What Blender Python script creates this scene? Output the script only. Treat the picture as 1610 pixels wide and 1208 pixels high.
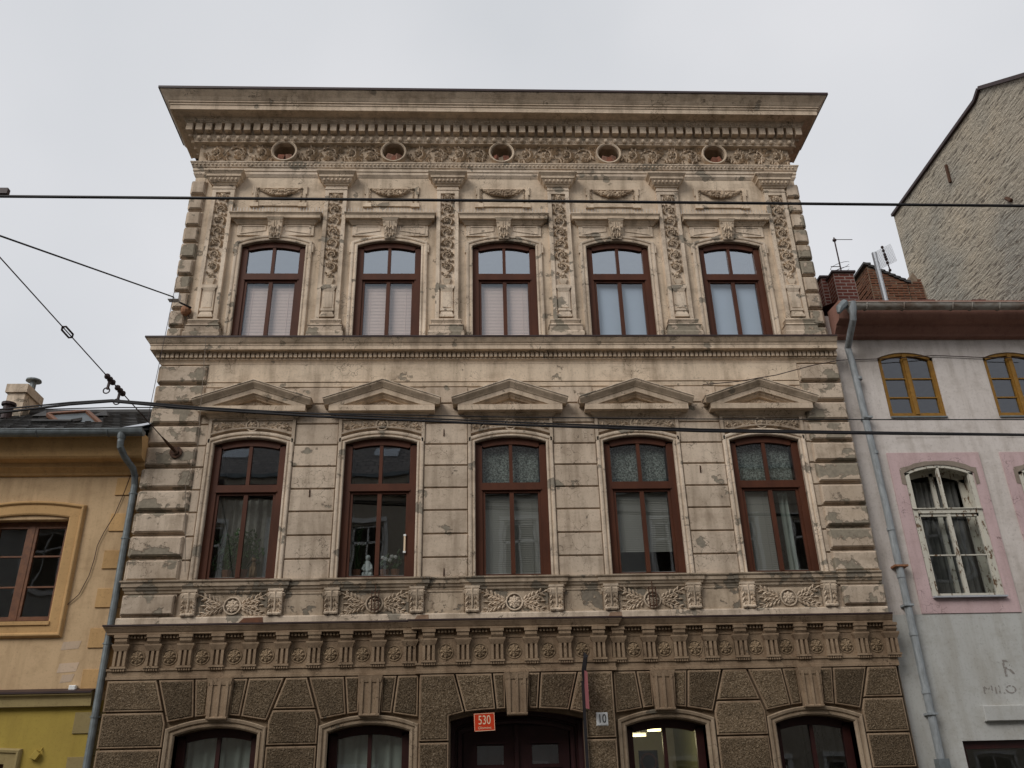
import bpy, bmesh, math, random
from mathutils import Vector, Matrix
random.seed(7)
S = bpy.context.scene
for o in list(bpy.data.objects): bpy.data.objects.remove(o)
COL = S.collection
rad = math.radians
# ------------------------------------------------------------------ camera
p_, r_, y_ = rad(25.93495645), rad(-1.50440283), rad(2.87947198)
FWD = Vector((math.sin(y_)*math.cos(p_), math.cos(y_)*math.cos(p_), math.sin(p_)))
RT0 = Vector((math.cos(y_), -math.sin(y_), 0)); UP0 = RT0.cross(FWD)
RT = RT0*math.cos(r_)+UP0*math.sin(r_); UP = -RT0*math.sin(r_)+UP0*math.cos(r_)
CAM = Vector((0, -13.7, 1.6))
cd = bpy.data.cameras.new('camera'); cam = bpy.data.objects.new('camera', cd); COL.objects.link(cam)
cam.matrix_world = Matrix(((RT.x, UP.x, -FWD.x, CAM.x), (RT.y, UP.y, -FWD.y, CAM.y), (RT.z, UP.z, -FWD.z, CAM.z), (0, 0, 0, 1)))
cd.sensor_width = 36; cd.lens = 36*1396/1610; cd.clip_end = 2000; cd.clip_start = .05
S.camera = cam
def ray(px, py):
    return FWD*1396+RT*(px-805)-UP*(py-604)
def atY(px, py, Y):
    d = ray(px, py); return CAM+d*((Y-CAM.y)/d.y)
def atX(px, py, X):
    d = ray(px, py); return CAM+d*((X-CAM.x)/d.x)
# ------------------------------------------------------------------ sky, sun, exposure
SUN_EL, SUN_AZ = rad(38), rad(224)
W = bpy.data.worlds.new('World'); S.world = W; W.use_nodes = True
nt = W.node_tree; nt.nodes.clear(); N = nt.nodes.new; LK = nt.links.new
out = N('ShaderNodeOutputWorld'); bg = N('ShaderNodeBackground'); bg.inputs[1].default_value = .1
sky = N('ShaderNodeTexSky'); sky.sky_type = 'NISHITA'; sky.sun_disc = False
sky.sun_elevation = SUN_EL; sky.sun_rotation = SUN_AZ
tc = N('ShaderNodeTexCoord'); no = N('ShaderNodeTexNoise'); no.inputs['Scale'].default_value = 2.0; no.inputs['Detail'].default_value = 4; no.inputs['Roughness'].default_value = .45
cr = N('ShaderNodeValToRGB'); cr.color_ramp.elements[0].position = .3; cr.color_ramp.elements[1].position = .7
cr.color_ramp.elements[0].color = (.80, .83, .87, 1); cr.color_ramp.elements[1].color = (1.0, 1.005, 1.035, 1)
ml = N('ShaderNodeVectorMath'); ml.operation = 'SCALE'; ml.inputs['Scale'].default_value = 6.35
mx = N('ShaderNodeMix'); mx.data_type = 'RGBA'; mx.clamp_factor = True; mx.inputs[0].default_value = .93
LK(tc.outputs['Generated'], no.inputs['Vector']); LK(no.outputs[0], cr.inputs[0]); LK(cr.outputs[0], ml.inputs[0])
LK(sky.outputs[0], mx.inputs[6]); LK(ml.outputs[0], mx.inputs[7]); LK(mx.outputs[2], bg.inputs[0]); LK(bg.outputs[0], out.inputs[0])
sd = bpy.data.lights.new('sun', 'SUN'); sd.energy = 1.5; sd.angle = rad(30); sd.color = (1, .965, .92)
sun = bpy.data.objects.new('sun', sd); COL.objects.link(sun)
sdir = Vector((math.sin(SUN_AZ)*math.cos(SUN_EL), math.cos(SUN_AZ)*math.cos(SUN_EL), math.sin(SUN_EL)))
sun.rotation_euler = sdir.to_track_quat('Z', 'Y').to_euler(); sun.location = (0, -10, 40)
S.view_settings.view_transform = 'Standard'; S.view_settings.look = 'None'; S.view_settings.exposure = .3; S.view_settings.gamma = 1
S.render.engine = 'CYCLES'; S.cycles.max_bounces = 6; S.cycles.transparent_max_bounces = 10; S.cycles.caustics_reflective = False; S.cycles.caustics_refractive = False

# ------------------------------------------------------------------ materials
class NB:
    def __init__(s, name):
        s.m = bpy.data.materials.new(name); s.m.use_nodes = True; s.t = s.m.node_tree
        s.b = s.t.nodes['Principled BSDF']; s.g = s.t.nodes.new('ShaderNodeNewGeometry'); s.pos = s.g.outputs['Position']
    def n(s, t, **kw):
        x = s.t.nodes.new(t)
        for k, v in kw.items(): setattr(x, k, v)
        return x
    def l(s, a, b): s.t.links.new(a, b)
    def mapping(s, sc, loc=(0, 0, 0), rot=(0, 0, 0)):
        m = s.n('ShaderNodeMapping'); s.l(s.pos, m.inputs[0]); m.inputs['Scale'].default_value = sc; m.inputs['Location'].default_value = loc; m.inputs['Rotation'].default_value = rot; return m.outputs[0]
    def noise(s, scale, detail=3, rough=.5, vec=None, dist=0):
        x = s.n('ShaderNodeTexNoise'); x.inputs['Scale'].default_value = scale; x.inputs['Detail'].default_value = detail; x.inputs['Roughness'].default_value = rough; x.inputs['Distortion'].default_value = dist
        s.l(vec or s.pos, x.inputs['Vector']); return x.outputs[0]
    def ramp(s, v, a, b, va=0., vb=1.):
        x = s.n('ShaderNodeMapRange'); s.l(v, x.inputs[0]); x.inputs[1].default_value = a; x.inputs[2].default_value = b; x.inputs[3].default_value = va; x.inputs[4].default_value = vb; return x.outputs[0]
    def mix(s, f, a, b, blend='MIX'):
        x = s.n('ShaderNodeMix'); x.data_type = 'RGBA'; x.blend_type = blend
        for i, v in ((0, f), (6, a), (7, b)):
            if isinstance(v, (int, float)): x.inputs[i].default_value = v
            elif isinstance(v, tuple): x.inputs[i].default_value = (*v, 1)
            else: s.l(v, x.inputs[i])
        return x.outputs[2]
    def math(s, op, a, b=None):
        x = s.n('ShaderNodeMath'); x.operation = op
        for i, v in ((0, a), (1, b)):
            if v is None: continue
            if isinstance(v, (int, float)): x.inputs[i].default_value = v
            else: s.l(v, x.inputs[i])
        return x.outputs[0]
    def bump(s, h, strength=.3, dist=.01, prev=None):
        x = s.n('ShaderNodeBump'); x.inputs['Strength'].default_value = strength; x.inputs['Distance'].default_value = dist; s.l(h, x.inputs['Height'])
        if prev is not None: s.l(prev, x.inputs['Normal'])
        return x.outputs[0]
    def done(s, col, rough=.9, normal=None, metal=0, spec=.25):
        if isinstance(col, tuple): s.b.inputs['Base Color'].default_value = (*col, 1)
        else: s.l(col, s.b.inputs['Base Color'])
        if isinstance(rough, (int, float)): s.b.inputs['Roughness'].default_value = rough
        else: s.l(rough, s.b.inputs['Roughness'])
        s.b.inputs['Metallic'].default_value = metal; s.b.inputs['Specular IOR Level'].default_value = spec
        if normal is not None: s.l(normal, s.b.inputs['Normal'])
        return s.m

def plaster(name, c1, c2, stain, stain_amt=.5, peel=None, peel_at=.64, crack=True, grain=160, grain_str=.25, warm=True):
    q = NB(name)
    if warm: c1, c2, stain = [(c[0]*1.05, c[1]*.965, c[2]*.915) for c in (c1, c2, stain)]
    big = q.ramp(q.noise(.9, 5, .6), .35, .68)
    col = q.mix(big, c1, c2)
    oi = q.n('ShaderNodeObjectInfo'); hs = q.n('ShaderNodeHueSaturation'); q.l(q.ramp(oi.outputs['Random'], 0, 1, .90, 1.08), hs.inputs['Value']); q.l(col, hs.inputs['Color']); col = hs.outputs[0]
    st = q.noise(1, 5, .6, vec=q.mapping((5.5, 5.5, .75)))
    col = q.mix(q.math('MULTIPLY', q.ramp(st, .46, .68), stain_amt*.85), col, stain)
    bl = q.ramp(q.noise(2.6, 6, .68, vec=q.mapping((1, 1, 1.7), (7, 3, 1))), .5, .74)
    col = q.mix(q.math('MULTIPLY', bl, stain_amt*.8), col, stain)
    sp = q.ramp(q.noise(30, 5, .75), .55, .70)
    col = q.mix(q.math('MULTIPLY', sp, .42), col, tuple(v*.55 for v in stain))
    hgt = q.math('ADD', q.noise(grain, 3, .6), q.math('MULTIPLY', q.noise(14, 4, .6), .8))
    nrm = q.bump(hgt, grain_str, .012)
    if crack:
        v = q.n('ShaderNodeTexVoronoi'); v.feature = 'DISTANCE_TO_EDGE'; v.inputs['Scale'].default_value = 5.5
        d = q.n('ShaderNodeVectorMath'); d.operation = 'ADD'; q.l(q.pos, d.inputs[0])
        nn = q.n('ShaderNodeTexNoise'); nn.inputs['Scale'].default_value = 9; nn.inputs['Detail'].default_value = 4; q.l(q.pos, nn.inputs['Vector'])
        sc = q.n('ShaderNodeVectorMath'); sc.operation = 'SCALE'; sc.inputs['Scale'].default_value = .22; q.l(nn.outputs[1], sc.inputs[0]); q.l(sc.outputs[0], d.inputs[1]); q.l(d.outputs[0], v.inputs['Vector'])
        cm = q.math('MULTIPLY', q.ramp(v.outputs['Distance'], .006, .022, 1, 0), q.ramp(q.noise(1.6, 3, .5), .52, .6))
        col = q.mix(q.math('MULTIPLY', cm, .75), col, tuple(v*.3 for v in stain))
    if peel:
        pn = q.noise(2.3, 8, .62, vec=q.mapping((1, 1, 1.25), (3.1, 0, 5.7)))
        pm = q.ramp(pn, peel_at, peel_at+.012)
        pc = q.mix(q.ramp(q.noise(20, 3), .3, .7), peel, tuple(v*.72 for v in peel))
        rim = q.math('MULTIPLY', q.ramp(pn, peel_at-.014, peel_at), q.ramp(pn, peel_at, peel_at+.012, 1, 0))
        col = q.mix(pm, col, pc)
        col = q.mix(q.math('MULTIPLY', rim, .55), col, tuple(v*.35 for v in stain))
        nrm = q.bump(q.ramp(pn, peel_at-.006, peel_at+.01, 1, 0), .8, .008, nrm)
    return q.done(col, .92, nrm, spec=.12)

M = {}
STAIN = (.13, .095, .06)
M['upper'] = plaster('upper_plaster', (.70, .62, .495), (.60, .52, .405), STAIN, .5, (.33, .28, .215), .625)
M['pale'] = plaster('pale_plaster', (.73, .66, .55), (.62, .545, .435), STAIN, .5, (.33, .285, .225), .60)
M['mould'] = plaster('moulding_plaster', (.68, .595, .475), (.54, .465, .36), STAIN, .5, (.34, .285, .22), .66, crack=True)
M['relief'] = plaster('relief_plaster', (.68, .605, .49), (.50, .43, .33), (.10, .075, .05), .45, None, crack=False, grain=90, grain_str=.35)
M['mid'] = plaster('first_floor_plaster', (.58, .515, .42), (.47, .405, .32), STAIN, .5, (.31, .27, .215), .62)
M['midblock'] = plaster('block_plaster', (.60, .535, .44), (.49, .425, .34), STAIN, .5, (.31, .27, .21), .635)
M['quoin'] = plaster('quoin_plaster', (.60, .535, .44), (.48, .415, .33), STAIN, .5, (.32, .275, .21), .545)
M['parapet'] = plaster('parapet_plaster', (.50, .435, .34), (.38, .325, .25), STAIN, .55, (.24, .205, .16), .545)
M['low'] = plaster('lower_plaster', (.335, .265, .185), (.26, .20, .14), (.09, .06, .036), .55, (.2, .17, .13), .70, grain=70, grain_str=.4)
M['lowpale'] = plaster('lower_casing_plaster', (.37, .31, .23), (.29, .24, .175), (.09, .06, .036), .55, (.2, .17, .13), .66)
M['lowrelief'] = plaster('lower_relief', (.33, .265, .18), (.25, .195, .13), (.08, .055, .03), .6, None, crack=False)
M['grooveM'] = plaster('joint_plaster', (.26, .21, .15), (.2, .16, .11), (.08, .055, .03), .5, None, crack=False)

M['festoon'] = plaster('weathered_festoon', (.55, .465, .35), (.33, .265, .19), (.09, .06, .04), .7, None, crack=False, grain=60, grain_str=.3)
M['friezeback'] = plaster('recess_shade_frieze_ground', (.54, .47, .365), (.38, .32, .245), (.09, .065, .045), .6, None, crack=False)  # stained ground, base colour darkened to paint in recess shade behind the scrolls
def rock():
    q = NB('stippled_stone_render')
    v = q.noise(42, 2, .8); w = q.noise(17, 4, .75)
    col = q.mix(q.ramp(q.noise(1.6, 5, .6), .35, .7), (.215, .155, .097), (.145, .102, .062))
    col = q.mix(q.ramp(v, .54, .68), col, (.37, .285, .195))
    col = q.mix(q.ramp(v, .47, .36), col, (.09, .062, .036))
    oi = q.n('ShaderNodeObjectInfo'); hs = q.n('ShaderNodeHueSaturation'); q.l(q.ramp(oi.outputs['Random'], 0, 1, .62, 1.22), hs.inputs['Value']); q.l(col, hs.inputs['Color']); col = q.mix(q.ramp(q.noise(3.2, 6, .7), .5, .75, 0, .55), hs.outputs[0], (.10, .075, .05))
    h = q.math('ADD', v, q.math('MULTIPLY', w, .8))
    return q.done(col, .95, q.bump(h, 1., .05), spec=.1)
M['rock'] = rock()

def simple(name, c1, c2=None, rough=.6, sc=6, bs=.1, bscale=60, metal=0, spec=.3, stretch=(1, 1, 1)):
    q = NB(name); c2 = c2 or tuple(v*.75 for v in c1)
    col = q.mix(q.ramp(q.noise(sc, 5, .6, vec=q.mapping(stretch)), .35, .65), c1, c2)
    return q.done(col, rough, q.bump(q.noise(bscale, 3), bs, .004), metal, spec)
M['frame'] = simple('maroon_frame_paint', (.095, .032, .016), (.068, .023, .012), .5, 5, .08, 40, spec=.2, stretch=(1, 1, .3))
M['frame_low'] = simple('dark_frame_paint', (.04, .011, .009), (.028, .008, .007), .45, 5, .08)
M['door'] = simple('maroon_door_paint', (.040, .013, .013), (.028, .009, .010), .45, 5, .08)
M['zinc'] = simple('weathered_zinc', (.22, .25, .26), (.15, .165, .17), .55, 9, .1, 50, metal=.35)
M['zincblue'] = simple('blue_grey_pipe_paint', (.34, .365, .38), (.22, .235, .24), .55, 14, .15, 50, metal=.1, stretch=(1, 1, .35))
M['zincrust'] = simple('pale_rusting_zinc', (.38, .36, .32), (.20, .15, .115), .65, 5, .2, 50, stretch=(1, 1, 2))
M['drip'] = simple('brown_sheet_metal', (.05, .028, .026), (.035, .02, .02), .5)
M['black'] = simple('black_cable', (.012, .011, .013), (.02, .018, .02), .6)
M['iron'] = simple('rusty_iron', (.10, .045, .022), (.04, .02, .012), .75, 30)
M['orangerust'] = simple('orange_primer_rust', (.34, .16, .08), (.2, .09, .045), .7, 30)
M['brick'] = simple('old_red_brick', (.24, .09, .055), (.13, .06, .04), .9, 9, .4, 60)
M['brickpink'] = simple('pale_broken_brick', (.30, .17, .12), (.17, .085, .06), .9, 14, .5, 60)
M['brickdull'] = simple('dull_orange_brick', (.20, .085, .045), (.12, .06, .04), .95, 14, .5, 60)
M['brickpale'] = simple('pale_pink_brick', (.33, .22, .15), (.24, .15, .1), .95, 14, .5, 60)
M['brickclean'] = simple('clean_brown_brick', (.22, .07, .05), (.18, .055, .042), .85, 4, .2, 60)
M['rwpane'] = simple('grimy_roof_window_pane', (.11, .125, .135), (.07, .08, .085), .3, 3, .05)
M['mortar'] = simple('light_mortar', (.46, .36, .31), (.42, .35, .32), .95, 20, .3)
M['mortarold'] = simple('old_mortar', (.26, .20, .14), (.15, .11, .08), .95, 8, .5)
M['orange'] = plaster('ochre_render', (.64, .455, .27), (.57, .40, .235), (.30, .19, .10), .5, None, crack=False, grain=120, grain_str=.15, warm=False)
M['orangetrim'] = plaster('orange_trim', (.59, .37, .17), (.52, .325, .15), (.25, .14, .06), .3, None, crack=False, grain=120, grain_str=.12, warm=False)
M['yellow'] = plaster('yellow_render', (.45, .335, .075), (.40, .29, .07), (.22, .15, .04), .3, None, crack=False, grain=120, grain_str=.15, warm=False)
M['yellowtrim'] = plaster('yellow_trim', (.36, .28, .13), (.32, .25, .12), (.2, .15, .07), .3, None, crack=False, warm=False)
M['pinkwhite'] = plaster('pale_pinkish_render', (.66, .605, .565), (.58, .525, .485), (.33, .28, .235), .55, None, crack=False, grain=120, grain_str=.2, warm=False)
M['greywall'] = plaster('grey_painted_render', (.50, .50, .475), (.45, .448, .425), (.3, .27, .22), .5, None, crack=False, grain=120, grain_str=.15, warm=False)
M['pink'] = plaster('pink_surround_paint', (.64, .475, .47), (.56, .41, .41), (.36, .25, .23), .5, None, crack=True, grain=120, grain_str=.12, warm=False)
M['patch'] = plaster('lavender_grey_touch_up', (.575, .445, .335), (.61, .45, .31), (.3, .24, .18), .3, None, crack=False, warm=False)
M['peelgrey'] = plaster('bare_grey_mortar', (.30, .27, .23), (.24, .215, .185), (.12, .10, .08), .4, None, crack=False)
M['brownfascia'] = plaster('brown_painted_cornice', (.33, .175, .135), (.29, .155, .12), (.1, .055, .04), .3, None, crack=False, warm=False)
M['ochreframe'] = simple('ochre_window_paint', (.30, .155, .025), (.22, .11, .02), .6, 12, .2)
M['brownframe'] = simple('brown_window_paint', (.19, .08, .036), (.12, .05, .026), .5, 12, .15)
def whitepeel():
    q = NB('peeling_white_paint')
    m = q.ramp(q.noise(9, 7, .7, vec=q.mapping((2, 2, .8))), .56, .58)
    col = q.mix(m, (.56, .53, .45), (.15, .095, .055))
    return q.done(col, .7, q.bump(m, .6, .004), spec=.2)
M['whitepeel'] = whitepeel()
M['whiteframe'] = simple('white_paint', (.72, .70, .66), (.6, .58, .54), .5)
M['slate'] = simple('dark_roof_tile', (.075, .072, .068), (.045, .044, .045), .75, 7, .4, 40)
M['redtile'] = simple('dark_red_tile', (.13, .05, .04), (.09, .035, .03), .8, 7, .4, 40)
M['dark'] = simple('dark_void', (.012, .011, .01), None, .9)
M['room'] = simple('room_wall', (.45, .42, .36), (.40, .37, .32), .9)
M['roomgreen'] = simple('dim_green_room_wall', (.22, .22, .13), (.18, .18, .11), .9)
M['asphalt'] = simple('asphalt', (.055, .054, .052), (.04, .04, .04), .9, 3, .5, 120)
M['paving'] = simple('stone_paving', (.22, .21, .19), (.17, .165, .15), .9, 3, .4, 60)
M['ground'] = simple('ground_soil', (.09, .085, .07), (.07, .06, .05), .95, 1, .4, 20)
M['redplate'] = simple('red_enamel', (.55, .045, .012), (.5, .04, .012), .35, 4, .02)
M['whiteplate'] = simple('white_enamel', (.86, .86, .84), (.80, .80, .78), .35, 8, .03)
M['blackprint'] = simple('black_enamel', (.015, .015, .015), None, .4)
M['cream'] = simple('cream_print', (.80, .62, .42), (.76, .58, .4), .5)
M['china'] = simple('white_china', (.72, .76, .74), (.62, .66, .64), .35)
M['catclay'] = simple('brown_pottery', (.30, .19, .10), (.2, .12, .06), .6)
M['leaf'] = simple('houseplant_leaf', (.05, .11, .03), (.03, .07, .02), .5)
M['petal'] = simple('white_petal', (.85, .85, .8), (.78, .78, .72), .6)
M['pot'] = simple('terracotta', (.28, .12, .07), (.2, .09, .05), .8)
M['galv'] = simple('galvanised_steel', (.55, .57, .60), (.45, .47, .5), .45, 20, .05, metal=.5)
M['purple'] = simple('pink_sign_sheet', (.40, .14, .15), (.33, .11, .125), .5, 4, .03)

def glass(name, tint, f0, f1, transp=(.75, .78, .78), wob=.0):
    m = bpy.data.materials.new(name); m.use_nodes = True; t = m.node_tree; t.nodes.clear()
    o = t.nodes.new('ShaderNodeOutputMaterial'); mx = t.nodes.new('ShaderNodeMixShader'); g = t.nodes.new('ShaderNodeBsdfGlossy'); tr = t.nodes.new('ShaderNodeBsdfTransparent')
    g.inputs['Color'].default_value = (*tint, 1); g.inputs['Roughness'].default_value = .015; tr.inputs['Color'].default_value = (*transp, 1)
    lw = t.nodes.new('ShaderNodeLayerWeight'); lw.inputs[0].default_value = .5; mr = t.nodes.new('ShaderNodeMapRange')
    mr.inputs[3].default_value = f0; mr.inputs[4].default_value = f1
    pw = t.nodes.new('ShaderNodeMath'); pw.operation = 'POWER'; pw.inputs[1].default_value = 2.6
    t.links.new(lw.outputs['Facing'], pw.inputs[0]); t.links.new(pw.outputs[0], mr.inputs[0])
    t.links.new(mr.outputs[0], mx.inputs[0]); t.links.new(tr.outputs[0], mx.inputs[1]); t.links.new(g.outputs[0], mx.inputs[2]); t.links.new(mx.outputs[0], o.inputs[0])
    ge = t.nodes.new('ShaderNodeNewGeometry'); n = t.nodes.new('ShaderNodeTexNoise'); n.inputs['Scale'].default_value = 1.7; n.inputs['Detail'].default_value = 1
    b = t.nodes.new('ShaderNodeBump'); b.inputs['Strength'].default_value = wob; b.inputs['Distance'].default_value = .02
    t.links.new(ge.outputs['Position'], n.inputs['Vector']); t.links.new(n.outputs[0], b.inputs['Height']); t.links.new(b.outputs[0], g.inputs['Normal'])
    return m
M['glass2'] = glass('coated_glass', (.86, .93, 1), .42, 1, wob=.05)
M['glass2b'] = glass('clear_glass', (.86, .93, 1), .12, 1, (.95, .96, .96), wob=.15)
M['glassdark'] = glass('grimy_roof_glass', (.7, .75, .8), .2, .9, (.12, .13, .14), wob=.3)
M['glass1'] = glass('double_glass', (.9, .95, 1), .17, .95, wob=.07)
M['glassold'] = glass('old_glass', (.9, .93, 1), .10, .9, wob=.2)

def lace():
    q = NB('lace_curtain')
    v = q.n('ShaderNodeTexVoronoi'); v.inputs['Scale'].default_value = 26; q.l(q.pos, v.inputs['Vector'])
    n = q.noise(40, 3, .7)
    f = q.math('MULTIPLY', q.ramp(v.outputs['Distance'], .28, .5), q.ramp(n, .4, .6))
    return q.done(q.mix(f, (.12, .135, .115), (.46, .50, .45)), .9, None, spec=.1)
M['lace'] = lace()
M['blindpink'] = simple('pale_pinkish_blind', (.86, .68, .60), (.83, .66, .58), .6, 2, .02)
M['blindgrey'] = simple('grey_blind', (.42, .40, .35), (.39, .37, .33), .7, 2, .02)
M['blindblue'] = simple('blue_grey_roller_blind', (.42, .50, .60), (.40, .48, .57), .7, 2, .02)
M['curtain'] = simple('pale_green_curtain', (.42, .46, .40), (.34, .38, .33), .9, 5, .2, 30)
M['curtaindark'] = simple('dim_grey_curtain', (.17, .17, .155), (.1, .1, .095), .9, 5)
M['curtainflower'] = simple('patterned_curtain', (.34, .33, .29), (.27, .255, .22), .9, 16, .2, 30)

def roughcast():
    q = NB('combed_roughcast')
    mp = q.mapping((1, 1, 1))
    # short horizontal drags of mortar
    a = q.noise(1, 4, .6, vec=q.mapping((4.5, 2.6, 15)), dist=.25); b = q.noise(9, 4, .7); c = q.noise(.35, 4, .5)
    col = q.mix(q.ramp(c, .4, .62), (.52, .44, .335), (.37, .345, .295))
    col = q.mix(q.ramp(a, .47, .34), col, (.18, .155, .125))
    col = q.mix(q.ramp(b, .54, .70), col, (.56, .50, .41))
    h = q.math('ADD', q.math('MULTIPLY', a, 2.), b)
    return q.done(col, .95, q.bump(h, 1., .09), spec=.1)
M['roughcast'] = roughcast()

# ------------------------------------------------------------------ mesh helpers
class MB:
    def __init__(s): s.v = []; s.f = []
    def add(s, vs, fs):
        k = len(s.v); s.v += [tuple(v) for v in vs]; s.f += [tuple(i+k for i in f) for f in fs]; return s
    def box(s, x0, x1, y0, y1, z0, z1):
        return s.add([(x0, y0, z0), (x1, y0, z0), (x1, y1, z0), (x0, y1, z0), (x0, y0, z1), (x1, y0, z1), (x1, y1, z1), (x0, y1, z1)],
                     [(0, 1, 5, 4), (1, 2, 6, 5), (2, 3, 7, 6), (3, 0, 4, 7), (4, 5, 6, 7), (3, 2, 1, 0)])
    def taper(s, cx, z0, z1, w0, w1, yb0, yf0, yb1, yf1):
        return s.add([(cx-w0, yf0, z0), (cx+w0, yf0, z0), (cx+w0, yb0, z0), (cx-w0, yb0, z0), (cx-w1, yf1, z1), (cx+w1, yf1, z1), (cx+w1, yb1, z1), (cx-w1, yb1, z1)],
                     [(0, 1, 5, 4), (1, 2, 6, 5), (2, 3, 7, 6), (3, 0, 4, 7), (4, 5, 6, 7), (3, 2, 1, 0)])
    def prism(s, pts, yb, yf, ch=0.):
        """pts: CCW (x,z) polygon seen from the street; front at yf, back at yb, chamfered front edge"""
        n = len(pts); k = len(s.v)
        s.v += [(x, yb, z) for x, z in pts]
        s.v += [(x, yf+ch, z) for x, z in pts]
        s.f += [(k+i, k+(i+1) % n, k+n+(i+1) % n, k+n+i) for i in range(n)]
        if ch:
            ip = inset(pts, ch); s.v += [(x, yf, z) for x, z in ip]
            s.f += [(k+n+i, k+n+(i+1) % n, k+2*n+(i+1) % n, k+2*n+i) for i in range(n)]
            s.f.append(tuple(range(k+2*n, k+3*n)))
        else: s.f.append(tuple(range(k+n, k+2*n)))
        s.f.append(tuple(reversed(range(k, k+n))))
        return s
    def tube(s, pts, r, n=6, cap=True):
        pts = [Vector(p) for p in pts]; k = len(s.v); m = len(pts)
        rr = r if isinstance(r, (list, tuple)) else [r]*m
        ref = Vector((0, -1, 0))
        for i, p in enumerate(pts):
            d = (pts[min(i+1, m-1)]-pts[max(i-1, 0)])
            d = d.normalized() if d.length > 1e-9 else Vector((1, 0, 0))
            a = d.cross(ref)
            if a.length < .05: a = d.cross(Vector((0, 0, 1)))
            a.normalize(); b = d.cross(a)
            for j in range(n):
                t = 2*math.pi*j/n; q = p+(a*math.cos(t)+b*math.sin(t))*rr[i]; s.v.append(tuple(q))
        for i in range(m-1):
            for j in range(n):
                s.f.append((k+i*n+j, k+i*n+(j+1) % n, k+(i+1)*n+(j+1) % n, k+(i+1)*n+j))
        if cap: s.f.append(tuple(range(k, k+n))); s.f.append(tuple(range(k+(m-1)*n, k+m*n)))
        return s
    def ball(s, c, rx, ry, rz, nu=8, nv=5):
        k = len(s.v); s.v.append((c[0], c[1], c[2]+rz))
        for i in range(1, nv):
            t = math.pi*i/nv
            for j in range(nu):
                u = 2*math.pi*j/nu; s.v.append((c[0]+rx*math.sin(t)*math.cos(u), c[1]+ry*math.sin(t)*math.sin(u), c[2]+rz*math.cos(t)))
        s.v.append((c[0], c[1], c[2]-rz)); e = len(s.v)-1
        for j in range(nu):
            s.f.append((k, k+1+j, k+1+(j+1) % nu)); s.f.append((e, e-nu+(j+1) % nu, e-nu+j))
        for i in range(nv-2):
            for j in range(nu):
                a = k+1+i*nu; s.f.append((a+j, a+nu+j, a+nu+(j+1) % nu, a+(j+1) % nu))
        return s
    def leaf(s, x, z, ang, L, Wd, y0=0., h=.02, curl=0.):
        c, sn = math.cos(ang), math.sin(ang)
        def T(a, b, y): return (x+a*c-b*sn, y0-y, z+a*sn+b*c)
        vs = [T(0, 0, h*.3), T(L*.35, Wd*.5, .001), T(L*.35, -Wd*.5, .001), T(L*.42, 0, h), T(L*.75, Wd*.36+curl, h*.3), T(L*.75, -Wd*.36+curl, h*.3), T(L, curl*2, h*.55), T(L*.75, curl, h*1.05)]
        return s.add(vs, [(0, 3, 1), (0, 2, 3), (1, 3, 7, 4), (3, 2, 5, 7), (4, 7, 6), (7, 5, 6)])
    def lobed(s, x, z, ang, L, y0=0., h=.02):
        s.leaf(x, z, ang, L, L*.42, y0, h); s.leaf(x, z, ang+.75, L*.66, L*.3, y0, h*.8); s.leaf(x, z, ang-.75, L*.66, L*.3, y0, h*.8); return s
    def flower(s, x, z, R, y0=0., h=.03, n=6, rot=0.):
        for i in range(n): s.leaf(x, z, rot+2*math.pi*i/n, R, R*.85, y0, h)
        for i in range(n): s.leaf(x, z, rot+.5+2*math.pi*i/n, R*.6, R*.5, y0-h*.45, h*.8)
        s.ball((x, y0-h*1.1, z), R*.24, h*.5, R*.24, 8, 4); return s
    def ring(s, x, z, r, t, y0, n=24, m=6):
        return s.tube([(x+r*math.cos(2*math.pi*i/n), y0, z+r*math.sin(2*math.pi*i/n)) for i in range(n+1)], t, m, False)
    def mesh(s, name, mat, smooth=False):
        me = bpy.data.meshes.new(name); me.from_pydata(s.v, [], s.f)
        b = bmesh.new(); b.from_mesh(me); bmesh.ops.recalc_face_normals(b, faces=b.faces); b.to_mesh(me); b.free()
        if mat: me.materials.append(mat)
        if smooth:
            me.polygons.foreach_set('use_smooth', [True]*len(me.polygons))
        return me
    def build(s, name, mat, parent=None, loc=(0, 0, 0), smooth=False, **pr):
        return link(name, s.mesh(name, mat, smooth), parent, loc, **pr)
def link(name, data, parent=None, loc=(0, 0, 0), rot=None, **pr):
    o = bpy.data.objects.new(name, data); COL.objects.link(o); o.parent = parent; o.location = loc
    if rot: o.rotation_euler = rot
    for k, v in pr.items(): o[k] = v
    return o
def thing(name, label, cat, loc=(0, 0, 0), group=None):
    o = link(name, None, None, loc); o['label'] = label; o['category'] = cat
    if group: o['group'] = group
    return o
def inset(pts, d):
    n = len(pts); r = []
    for i in range(n):
        p0, p1, p2 = Vector(pts[i-1]), Vector(pts[i]), Vector(pts[(i+1) % n])
        e1 = (p1-p0).normalized(); e2 = (p2-p1).normalized()
        n1 = Vector((-e1.y, e1.x)); n2 = Vector((-e2.y, e2.x)); k = 1+n1.dot(n2)
        o = (n1+n2)/max(k, .3); r.append(tuple(p1+o*d))
    return r
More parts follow.
